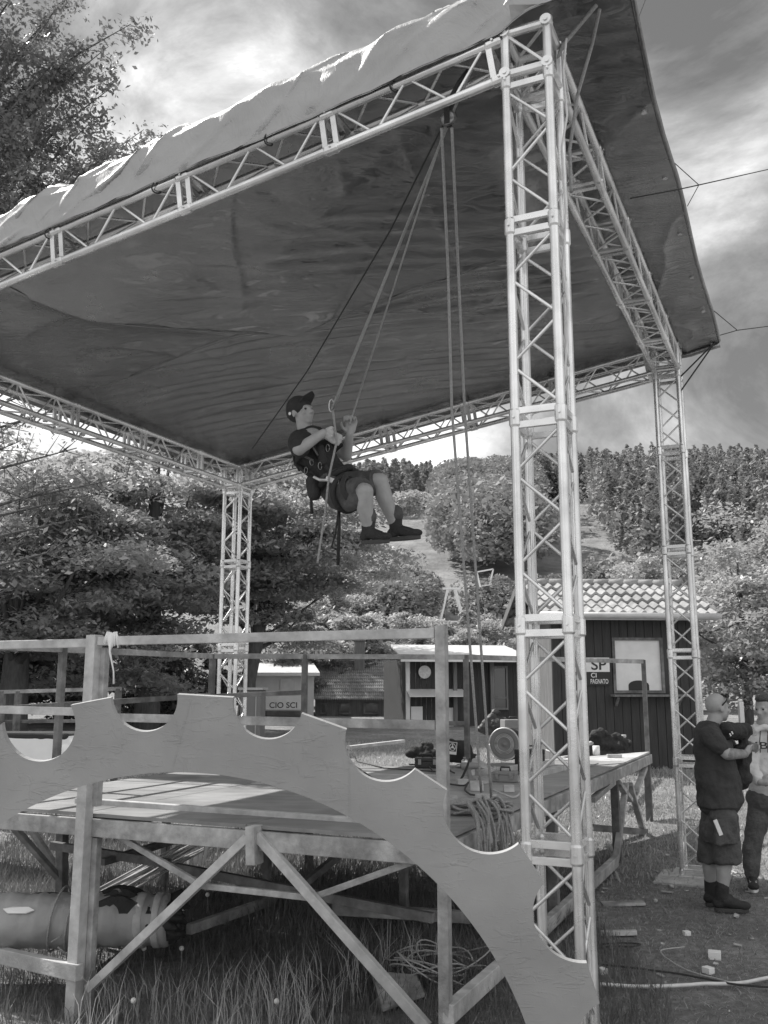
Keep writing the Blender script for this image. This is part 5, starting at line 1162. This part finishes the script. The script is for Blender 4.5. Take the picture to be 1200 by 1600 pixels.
# dark jacket beside it, harness bag at the back right corner, dark bag on the reel
j0 = deckpt(655, 1183)
soft('jacket', 'crumpled black jacket lying on the deck left of the backpack', 'jacket', [('cap', j0+UP*.05-u0*.04, .055, j0+UP*.09+u0*.08, .07), ('cap', j0+UP*.03-u0*.12, .035, j0+UP*.05, .05), ('cap', j0+UP*.03+u0*.02+V((0, -.06, 0)), .035, j0+UP*.03+u0*.16+V((0, -.06, 0)), .04), ('ell', j0+UP*.12+u0*.06, (.06, .05, .05))], 'black', .009, .06)
h0 = deckpt(950, 1172)
soft('harness_bag', 'heap of black harness straps on the right end of the deck', 'harness', [('cap', h0+UP*.06-u0*.14, .06, h0+UP*.06+u0*.14, .07), ('cap', h0+UP*.13-u0*.16, .05, h0+UP*.10+u0*.04, .06), ('cap', h0+UP*.05+u0*.12, .06, h0+UP*.07+u0*.26, .06), ('ell', h0+UP*.10+u0*.2, (.07, .06, .06)), ('cap', h0+UP*.17-u0*.2, .05, h0+UP*.2-u0*.1, .06), ('cap', h0+UP*.2-u0*.05, .04, h0+UP*.14+u0*.14, .05)], 'black', .012, .09)
c_ = deckpt(932, 1180); t = MB().lathe(c_+UP*.004, UP, [(0, .035), (.001, .04), (.10, .04), (.101, .035)], 20).build('tape_roll', M['paper'], None, True, origin=c_); tag(t, 'pale roll of tape beside the harness heap', 'tape roll')  # roll of tape, a short upright cylinder
tag(MB().box(deckpt(960, 1184)+UP*.02, (.16, .05, .035)).build('wood_block', M['timber_light'], None, bev=.003, origin=deckpt(960, 1184)), 'thin pale wooden block in front of the harness heap', 'wood block')
b0 = deckpt(775, 1150)+V((0, .25, .30))
t = soft('tool_bag', 'black tool bag piled behind the cable reel', 'bag', [('cap', b0-u0*.14-UP*.12, .07, b0+u0*.02+UP*.03, .06), ('cap', b0-UP*.15, .14, b0+u0*.14-UP*.15, .14), ('ell', b0+u0*.04+UP*.05, (.09, .07, .055)), ('cap', b0-u0*.2-UP*.2, .08, b0+u0*.1-UP*.2, .09)], 'rubber', .01, .05)
# timber offcuts, long and short, and tools
rs_ = random.Random(11)
offc = [((862, 1192), (748, 1208), .05, 'timber_light', 'long pale plank end lying across the deck behind the tools'), ((400, 1162), (470, 1150), .03, 'timber', 'thin batten lying on the deck at the left'), ((545, 1168), (630, 1158), .04, 'timber_light', 'pale batten lying flat near the rear railing'), ((640, 1212), (700, 1216), .04, 'timber', 'grey batten passing behind the front railing post'), ((880, 1200), (830, 1212), .05, 'timber_light', 'pale plank behind the near tower chords'), ((975, 1150), (900, 1166), .04, 'timber_light', 'batten on the deck behind the near tower')]
for (p, q, h_, m_, lab) in offc:
    a, b = deckpt(*p, .02), deckpt(*q, .02); o = MB().bar(a, b, .07, h_).build('plank', M[m_], None, bev=.003, origin=a); tag(o, lab, 'plank', 'loose planks on the deck')
blk = [(745, 1236, .10, .07, .07, 'cube-shaped pale block in the middle of the tool pile'), (757, 1225, .09, .05, .05, 'small block just right of the hanging ropes'), (783, 1214, .08, .06, .08, 'upright block left of the tower chord'), (760, 1256, .14, .07, .06, 'wide pale block nearest the deck edge'), (795, 1238, .08, .06, .05, 'small block close beside the near tower'), (722, 1228, .09, .05, .05, 'small block just right of the railing post'), (705, 1262, .08, .09, .07, 'pale block at the notch of the arch'), (870, 1205, .12, .07, .04, 'flat block seen through the near tower'), (735, 1212, .07, .05, .06, 'little block behind the drill'), (812, 1222, .09, .05, .05, 'block half hidden by the tower chord')]
for (px, py, a, b, c, lab) in blk:
    p = deckpt(px, py); o = MB().box(p+UP*(c/2+.004), (a, b, c), Matrix.Rotation(rs_.uniform(-.6, .6), 3, 'Z')).build('wood_block', M[rs_.choice(['timber_light', 'timber', 'timber_light'])], None, bev=.003, origin=p); tag(o, lab, 'wood block', 'wooden blocks in the tool pile')
# cordless drill lying on its side
dp = deckpt(735, 1222)+UP*.05; t = thing('cordless_drill', 'cordless drill lying in the tool pile under the backpack', 'drill', deckpt(735, 1222))
mb = MB(); mb.cap(dp-u0*.06+UP*.08, .032, dp+u0*.05+UP*.08, .028); mb.cap(dp+UP*.07+u0*-.02, .02, dp-UP*.02+u0*.0, .022); mb.box(dp-UP*.035, (.09, .07, .03)); fuse(mb.build('housing', M['box'], t), .005, 2)
MB().lathe(dp-u0*.09+UP*.08, -u0, [(0, .02), (.02, .018), (.035, .008), (.07, .004)], 14).build('chuck', M['bolt'], t, True)
cl_ = deckpt(716, 1225); t = MB().tube([cl_+V((0, 0, .01)), cl_+V((.04, .02, .06)), cl_+V((.08, .03, .14)), cl_+V((.1, .03, .2))], [.006, .01, .01, .006], 8).build('clamp', M['black'], None, True, origin=cl_); tag(t, 'dark lever clamp leaning in the tool pile beside the post', 'clamp')
# rope heap on the deck corner and coils hanging over the edge
def squiggle(c, n, sx, sy, sz, r, seed, hang=0):
    rs = np.random.RandomState(seed); pts = []; ph = rs.rand(6)*6.28
    for i in range(n):
        t = i/n*6.283*7; pts.append(V(c)+V((sx*math.sin(t*1.0+ph[0])*(.7+.3*math.sin(t*.31+ph[1])), sy*math.cos(t*1.1+ph[2])*(.7+.3*math.sin(t*.23+ph[3])), sz*(.5+.5*math.sin(t*.77+ph[4])))))
    return pts
rh = deckpt(735, 1275); mb = MB(); mb.tube(squiggle(rh+UP*.02, 170, .26, .10, .07, .008, 1), .009, 6); mb.tube(squiggle(rh+UP*.02+V((.05, .1, 0)), 150, .22, .12, .06, .008, 2), .008, 6)
eg = hit(775, 1285, SO-D2*.05, D2)
for k in range(9):
    rr = random.Random(k); x0 = hit(742+k*7+rr.uniform(-3, 3), 1262+rr.uniform(-8, 4), SO-D2*.07, D2); dpz = .28+rr.random()*.22; wd = .03+rr.random()*.05
    dd = D1
    jx = lambda: V((rr.uniform(-.02, .02), rr.uniform(-.02, .02), 0)); mb.tube(spline([rh+V((.08, .05, .05)), x0+UP*.04+D2*.05, x0-UP*.06+jx(), x0-UP*dpz*.6-dd*wd*.4+jx(), x0-UP*dpz+jx(), x0-UP*(dpz+.05)+dd*wd*.5, x0-UP*dpz*.85+dd*wd*1.2+jx(), x0-UP*.1+dd*wd+jx(), x0+UP*.03+dd*wd+D2*.06, rh+V((.12, .1, .05))], 5), .0075, 6)
tag(mb.build('rope_heap', M['rope'], None, True, origin=rh), 'tangled rope heap on the deck corner with loops hanging over its edge', 'rope')
# low garden rake-like frame and thin cables on the deck
mb = MB(); a = deckpt(560, 1200, .01); mb.tube([deckpt(548, 1168, .01), deckpt(558, 1190, .01), deckpt(600, 1200, .01), deckpt(690, 1206, .01)], .006, 6); tag(mb.build('cable', M['rope_dark'], None, True, origin=a), 'dark cable lying across the deck behind the arch', 'cable')
mb = MB(); mb.tube([deckpt(545, 1190, .01), deckpt(575, 1212, .01), deckpt(590, 1222, .01), deckpt(560, 1200, .01)], .008, 6); tag(mb.build('cable', M['rope_dark'], None, True, origin=deckpt(545, 1190)), 'short looped black cable in the arch notch', 'cable')

# more gear round the reel
def case(px, py, w_, d_, h_, rot, m_, lab, name='tool_case', cat='case', grp=None, lift=0):
    p = deckpt(px, py)+UP*lift; ro_ = Matrix.Rotation(rot, 3, 'Z'); t = thing(name, lab, cat, p, grp)
    MB().box(p+UP*(h_*.33+.002), (w_, d_, h_*.62), ro_).build('case_body', M[m_], t, bev=.008); MB().box(p+UP*(h_*.82), (w_*1.01, d_*1.01, h_*.34), ro_).build('lid', M[m_], t, bev=.008)
    MB().tube([p+ro_ @ V((-w_*.2, 0, h_)), p+ro_ @ V((-w_*.18, 0, h_+.03)), p+ro_ @ V((w_*.18, 0, h_+.03)), p+ro_ @ V((w_*.2, 0, h_))], .008, 6).build('handle', M['rubber'], t, True)
    for sx in (-1, 1): MB().box(p+ro_ @ V((sx*w_*.3, -d_/2-.006, h_*.62)), (.03, .012, .05), ro_).build('latch', M['bolt'], t)
case(803, 1165, .30, .2, .34, .2, 'box', 'grey upright case behind the cable reel and tower')
case(668, 1200, .24, .14, .10, -.1, 'rubber', 'flat dark case in front of the crumpled jacket')
case(828, 1196, .26, .16, .16, .4, 'rubber', 'black case seen through the near tower lacing')
case(790, 1222, .2, .12, .09, -.3, 'box', 'small grey case at the foot of the reel')
for (px, py, m_, h_, lab) in ((748, 1196, 'paper', .12, 'white bottle beside the hanging ropes'), (815, 1210, 'rubber', .16, 'dark spray can next to the tower chord'), (726, 1200, 'alu', .10, 'short metal can behind the drill')):
    p = deckpt(px, py); t = thing('bottle', lab, 'bottle', p); MB().lathe(p, UP, [(0, .03), (.004, .033), (h_*.7, .033), (h_*.85, .014)], 16).build('flask', M[m_], t, True); MB().lathe(p+UP*h_*.85, UP, [(0, .016), (h_*.18, .015)], 12).build('cap', M['bolt'], t, True)
for k, (a_, b_, m_, lab) in enumerate((((700, 1222), (742, 1250), 'rope_dark', 'black power cable snaking from the railing post to the blocks'), ((760, 1205), (832, 1228), 'rope', 'grey rope strewn in front of the reel'), ((640, 1196), (712, 1214), 'rope_dark', 'dark cable under the jacket sleeve'), ((855, 1180), (925, 1200), 'hose', 'pale cord lying on the deck right of the near tower'), ((744, 1262), (800, 1245), 'strap', 'webbing strap trailing over the wooden blocks'))):
    rs_ = np.random.RandomState(50+k); p, q = deckpt(*a_), deckpt(*b_); P_ = [p.lerp(q, i/9)+V((rs_.randn()*.05, rs_.randn()*.10, .012+abs(rs_.randn())*.02)) for i in range(10)]; tag(MB().tube(spline(P_, 5), .007, 6).build('cable', M[m_], None, True, origin=p), lab, 'cable')
sp = deckpt(752, 1205); mb = MB()
for k in range(6): mb.tube(spline([sp+V((-.16+.02*k, .05*k-.1, .012)), sp+V((-.05, .04*k-.06, .05+.01*k)), sp+V((.06+.01*k, .03*k-.08, .02)), sp+V((.14, .05*k-.12, .03))], 5), .012, 4)
tag(mb.build('strap_bundle', M['strap'], None, True, origin=sp), 'bundle of pale striped lashing straps left of the reel', 'straps')
# rolled tarpaulin bundle under the stage at the left
def roll():
    Y0 = 6.5; c0, c1 = at(-60, 1440, Y0), at(265, 1437, Y0+.05); r = .175
    t = thing('tarpaulin_roll', 'thick rolled grey tarpaulin tied with cord under the stage', 'tarpaulin', at(100, 1490, Y0))
    mb = MB(); n = 40; pr = []
    d = (c1-c0); L = d.length
    for i in range(60): pr.append((L*i/59, r*(1-.08*(i/59)+.03*math.sin(i*.9)+.02*math.sin(i*2.3))))
    o = mb.lathe(c0, d, pr, n).build('roll', M['tarp_roll'], t, True); dm = o.modifiers.new('f', 'DISPLACE'); dm.texture = _tex; dm.strength = .03; dm.texture_coords = 'GLOBAL'
    # gathered open end
    mb = MB(); rs = np.random.RandomState(3)
    for k in range(16):
        a = k/16*6.283; rr = r*(.35+.6*rs.rand()); p = c1+V((0, rr*math.cos(a), rr*math.sin(a))); mb.tube([p-V((.12, 0, 0)), p, p+V((.05+.06*rs.rand(), .02*rs.randn(), .03*rs.randn()))], [.035, .04, .012], 6)
    mb.build('gathered_end', M['black'], t, True)
    # loose folded sheet on top
    xs_ = np.linspace(0, 1, 60); ys_ = np.linspace(-1, 1, 26); X_, Y_ = np.meshgrid(xs_, ys_); P_ = np.zeros(X_.shape+(3,)); x0 = at(-20, 1400, Y0).x; x1 = at(250, 1400, Y0).x; org = V(t['_org'])
    P_[..., 0] = x0+(x1-x0)*X_-org.x; P_[..., 1] = Y0+.05+.15*Y_-org.y
    top = at(150, 1412, Y0).z
    P_[..., 2] = top-org.z-.01+.05*np.abs(fbm(X_*3, Y_*4+5, 3)-.45)*4*(1-Y_**2)-.03*(Y_ < 0)*Y_**2+.02*np.sin(Y_*9+X_*4)*(1-Y_**2)+.04*np.exp(-((X_-.78)/.12)**2)*(1+np.sin(Y_*14))
    grid_mesh('loose_sheet', P_, M['black'], t)
    mb = MB()
    for px in (90, 116):
        c = c0.lerp(c1, (at(px, 1440, Y0).x-c0.x)/(c1.x-c0.x)); mb.tube([c+V((.03*math.sin(a), (r+.008)*math.cos(a), (r+.008)*math.sin(a)+(.03 if math.sin(a) > 0 else 0))) for a in np.linspace(0, 6.283, 26)], .007, 6)
    mb.tube([at(90, 1480, Y0-.2), at(100, 1488, Y0-.19), at(112, 1500, Y0-.19)], .006, 6); mb.tube([at(80, 1472, Y0-.2), at(96, 1462, Y0-.2)], .006, 6)
    mb.build('cord', M['rope'], t, True)
    for px, w_ in ((220, .05), (246, .04)):
        c = c0.lerp(c1, (at(px, 1440, Y0).x-c0.x)/(c1.x-c0.x)); MB().lathe(c-V((w_/2, 0, 0)), (1, 0, 0), [(0, r*.97), (.004, r*.985), (w_, r*.975), (w_+.003, r*.95)], 32).build('strap', M['strap'], t, True)
    MB().prism([at(5, 1421, Y0-.135), at(20, 1418, Y0-.14), at(45, 1418, Y0-.14), at(54, 1423, Y0-.14), at(40, 1428, Y0-.145), at(12, 1428, Y0-.145)], (0, -.006, .006)).build('label_patch', M['paper'], t)
roll()
# bundle of thin stakes leaning behind
mb = MB(); rs_ = random.Random(4); 
for k in range(12):
    o_ = rs_.uniform(-6, 14); a = at(165+rs_.uniform(-15, 15), 1392+o_+rs_.uniform(-6, 6), 7.6+k*.03); b = at(315+rs_.uniform(-12, 6), 1318+o_*1.3+rs_.uniform(-10, 14), 8.6+k*.03); mb.tube([a, b], .009, 6)
tag(mb.build('stake_bundle', M['timber_light'], None, True, origin=at(165, 1392, 7.6)), 'bundle of thin pale stakes lying in the grass behind the roll', 'stakes')
mb = MB(); 
for k in range(4): mb.bar(at(298+k*7, 1352, 8.9+.1*k), at(304+k*7, 1308, 8.9+.1*k), .03, .03)
tag(mb.build('stake_bundle', M['timber_light'], None, origin=at(300, 1352, 8.9)), 'short upright pale stakes behind the stage legs', 'stakes')
# board on the grass with coil of wire
def gpt(px, py):
    c = V((0, 0, CAMZ)); d = ray(px, py).normalized(); t = .5
    while t < 300:
        p = c+d*t
        if p.z < gz(p.x, p.y): return V((p.x, p.y, gz(p.x, p.y)))
        t += .03
    return c+d*20
q_ = [gpt(598, 1592), gpt(664, 1574), gpt(652, 1548), gpt(580, 1548)]; tag(MB().prism([p+UP*(.03+.02*i) for i, p in enumerate(q_)], (0, 0, .02)).build('board', M['timber'], None, bev=.003, origin=q_[0]), 'flat wooden board lying in the grass under the stage', 'board')
mb = MB(); wc = gpt(690, 1528)+UP*.06
for k in range(7):
    rr = random.Random(k+3); cx = wc+V((rr.uniform(-.12, .12), rr.uniform(-.1, .1), rr.uniform(0, .05))); ra = .16+.08*rr.random(); tl_ = rr.uniform(-.3, .3); mb.tube([cx+V((ra*1.25*math.cos(a), ra*math.sin(a), .04*math.sin(a*2+k)+tl_*.2*math.cos(a))) for a in np.linspace(0, 5.6+rr.random(), 30)], .005, 6)
tag(mb.build('wire_coil', M['strap'], None, True, origin=wc), 'loose coil of pale wire behind the front stage post', 'wire coil')
# right foreground: hose, cables, offcuts
def gline(pts, r, m, label, name, cat, lift=.012):
    P_ = []
    for i in range(len(pts)-1):
        for k in range(6):
            x = pts[i][0]+(pts[i+1][0]-pts[i][0])*k/6; y = pts[i][1]+(pts[i+1][1]-pts[i][1])*k/6; P_.append(gpt(x, y)+UP*lift)
    P_.append(gpt(*pts[-1])+UP*lift)
    for _ in range(3): P_ = [P_[0]]+[(P_[i-1]+P_[i]*2+P_[i+1])/4 for i in range(1, len(P_)-1)]+[P_[-1]]
    return tag(MB().tube(P_, r, 8).build(name, M[m], None, True, origin=P_[0]), label, cat)
gline([(938, 1549), (980, 1551), (1040, 1551), (1100, 1547), (1150, 1547), (1190, 1540), (1240, 1530)], .011, 'hose', 'thick pale hose curving across the foreground ground', 'hose', 'hose', .03)
gline([(940, 1517), (1000, 1524), (1060, 1532), (1100, 1540), (1150, 1550), (1240, 1556)], .006, 'rope_dark', 'thin black cable running beside the pale hose', 'cable', 'cable', .035)
gline([(1070, 1488), (1030, 1492), (1040, 1505), (1060, 1518), (1085, 1530), (1120, 1538), (1150, 1547)], .004, 'strap', 'thin pale cord looping toward the hose', 'cable', 'cord', .03)
gline([(940, 1484), (970, 1481), (1005, 1484), (985, 1488), (945, 1487)], .006, 'rope_dark', 'narrow dark loop of cord by the near tower', 'cable', 'cord', .03)
gline([(1140, 1365), (1155, 1372), (1170, 1366), (1160, 1378), (1145, 1378), (1175, 1375), (1180, 1366)], .006, 'strap', 'small tangle of pale cord behind the sneaker', 'cable', 'cord', .03)
for (px, py, s_, lab) in ((1117, 1500, .065, 'larger white block of wood on the shaded ground'), (1107, 1523, .05, 'smaller white block nearest the pale hose'), (1073, 1462, .04, 'tiny pale wood chip farthest up the shaded ground'), (941, 1522, .045, 'pale wood scrap beside the foot of the near tower')):
    p = gpt(px, py); tag(MB().box(p+UP*s_*.4, (s_*1.2, s_, s_*.75), Matrix.Rotation(px*.7, 3, 'Z')).build('wood_offcut', M['paper'], None, bev=.003, origin=p), lab, 'offcut', 'offcuts on the ground')
p = gpt(965, 1464); tag(MB().bar(p+V((-.12, 0, .02)), p+V((.13, -.02, .03)), .05, .03).build('wood_offcut', M['timber_light'], None, bev=.003, origin=p), 'flat pale offcut lying left on the shaded ground', 'offcut', 'offcuts on the ground')
p = gpt(975, 1416); tag(MB().bar(p+V((-.18, 0, .01)), p+V((.16, 0, .02)), .12, .02).build('board', M['timber'], None, bev=.003, origin=p), 'small board on the ground between stage leg and tower', 'board')
rc_ = np.random.RandomState(31); mb = MB()
for k in range(170):
    x_, y_ = .9+4.2*rc_.rand(), 4.6+5.5*rc_.rand(); s_ = .006+.03*rc_.rand()**3; mb.box((x_, y_, gz(x_, y_)+s_*.3+.006), (s_*(1+2.5*rc_.rand()), s_, s_*.4), Matrix.Rotation(rc_.rand()*3, 3, 'Z') @ Matrix.Rotation(.5*rc_.randn(), 3, 'X'))
o = mb.build('wood_chips', M['timber_light']); o['kind'] = 'stuff'; o['label'] = 'pale wood chips and crumbs strewn over the trodden ground at right'; o['category'] = 'wood chips'
# base board under far right tower
bp_ = RP+UP*(gz(RP.x, RP.y)-.005); ro = Matrix.Rotation(math.atan2(D1.y, D1.x), 3, 'Z')
tag(MB().box((RP.x-.02, RP.y-.02, gz(RP.x, RP.y)+.0), (.95, .62, .03), ro).build('base_board', M['timber_light'], None, bev=.003, origin=(RP.x, RP.y, 0)), 'pale plywood base board under the far right tower', 'base board')
# marker post by the hedge
p = V(ground_at(1155, 17)); tag(MB().bar(p-UP*.1, V((p.x, p.y, at(1158, 1096, 17).z)), .085, .085, (0, 1, 0)).build('marker_post', M['white'], None, bev=.01, origin=p), 'short white post behind the bald man', 'post')
# ------------------------------------------------------------------ far left: low post and rail fence, and a covered trailer
fn = thing('post_fence', 'low timber post and rail fence beyond the stage at the far left', 'fence', at(28, 1150, 13))
for px, y0 in ((4, 1080), (29, 1080), (185, 1076)):
    MB().bar(at(px, y0, 13), V((at(px, y0, 13).x, 13, gz(at(px, y0, 13).x, 13)-.1)), .07, .07, D1).build('post', M['timber_dark'], fn)
MB().bar(at(-30, 1082, 13), at(190, 1076, 13), .05, .05).build('rail', M['timber'], fn); MB().bar(at(-30, 1128, 13.06), at(190, 1126, 13.06), .05, .04).build('rail', M['timber_dark'], fn)
tr_ = thing('covered_cart', 'dark cart under a white sheet seen through the left notch', 'cart', V(ground_at(50, 11.5)))
MB().box(V(at(50, 1178, 11.5)), (1.1, .8, .5)).build('cart_body', M['black'], tr_, bev=.03)
X_, Y_ = np.meshgrid(np.linspace(-.62, .62, 40), np.linspace(-.5, .5, 24)); c0 = at(50, 1158, 11.5)-V(tr_['_org'])
P_ = np.stack([X_+c0.x, Y_+c0.y, c0.z+.04+.08*fbm(X_*4+3, Y_*5, 3)-.25*sm_((np.abs(Y_)-.38)/.12)], -1); grid_mesh('sheet', P_, M['paper'], tr_)

# ------------------------------------------------------------------ grass
def grass(name, label, n, x0, x1, y0, y1, h0, h1, wid, mm, seed, keep=None, bend=.5):
    rs = np.random.RandomState(seed); x = x0+(x1-x0)*rs.rand(n); y = y0+(y1-y0)*rs.rand(n)**.8
    if keep is not None: k = keep(x, y, rs); x, y = x[k], y[k]
    z = land(x, y); n = len(x); h = h0+(h1-h0)*rs.rand(n)**1.8; h *= .5+1.0*fbm(x*1.4+9, y*1.4)*1.1
    a = rs.rand(n)*6.283; dx, dy = np.cos(a), np.sin(a); w_ = wid*(.6+.8*rs.rand(n)); b = bend*h*(.3+rs.rand(n)); ba = rs.rand(n)*6.283
    base = np.stack([x, y, z-.01], -1); side_ = np.stack([dx*w_, dy*w_, 0*x], -1); tip = base+np.stack([np.cos(ba)*b, np.sin(ba)*b, h*.98], -1); mid = base+np.stack([np.cos(ba)*b*.3, np.sin(ba)*b*.3, h*.6], -1)
    q1 = np.stack([base-side_, base+side_, mid+side_*.75, mid-side_*.75], 1); q2 = np.stack([mid-side_*.75, mid+side_*.75, tip+side_*.08, tip-side_*.08], 1)
    o = quads_mesh(name, np.concatenate([q1, q2]), M[mm]); o['kind'] = 'stuff'; o['label'] = label; o['category'] = 'grass'
wedge = lambda x, y, rs: (x > -.47*y-.3) & (x < .47*y+.3)
grass('tall_grass', 'tall grass coloured dark for shade, growing under the stage and at lower left', 70000, -4, 1.6, 4.3, 10.5, .04, .19, .003, 'grass_shade', 1, lambda x, y, rs: wedge(x, y, rs) & (x < .25*y+.2))
grass('seed_grass', 'pale long seeding grass stems at the lower left corner', 2600, -3.2, .4, 4.4, 6.4, .18, .42, .0026, 'grass_dry', 2, lambda x, y, rs: wedge(x, y, rs) & (fbm(x*1.5, y*1.5, 2) > .36))
grass('trodden_grass', 'short trodden grass and straw on the right foreground', 90000, -.5, 6, 4.3, 13, .01, .05, .0028, 'grass', 3, wedge, 1.3)
grass('straw', 'pale straw bits scattered on the right foreground', 60000, .5, 6, 4.3, 12, .005, .04, .002, 'grass_dry', 4, wedge, 2.2)
grass('meadow_grass', 'meadow grass coloured bright for sunlight, behind the stage', 80000, -9, 9.5, 8.5, 20, .03, .09, .008, 'meadow', 5, wedge)
grass('dry_meadow', 'pale dry blades in the sunlit meadow', 30000, -9, 9.5, 8.5, 20, .03, .09, .006, 'grass_dry', 6, wedge)
# dandelion clocks under the stage
for (px, py, lab) in ((222, 1500, 'left of the crossing front brace'), (281, 1500, 'just right of the tarpaulin roll end'), (322, 1410, 'between the two front braces, highest in view'), (430, 1590, 'nearest, at the bottom of the picture'), (205, 1590, 'lowest left, beside the front post foot')):
    p = gpt(px, py+22); t = thing('dandelion', 'pale dandelion clock '+lab, 'flower', p, 'dandelions in the tall grass')
    h_ = .16; MB().tube([p, p+V((.01, 0, h_*.5)), p+V((.005, 0, h_))], .0025, 5).build('stem', M['grass_dry'], t); MB().ell(p+V((.005, 0, h_)), .017, None, 8, 6).build('seed_head', M['petal'], t, True)
for o in bpy.data.objects:
    if '_org' in o.keys(): del o['_org']
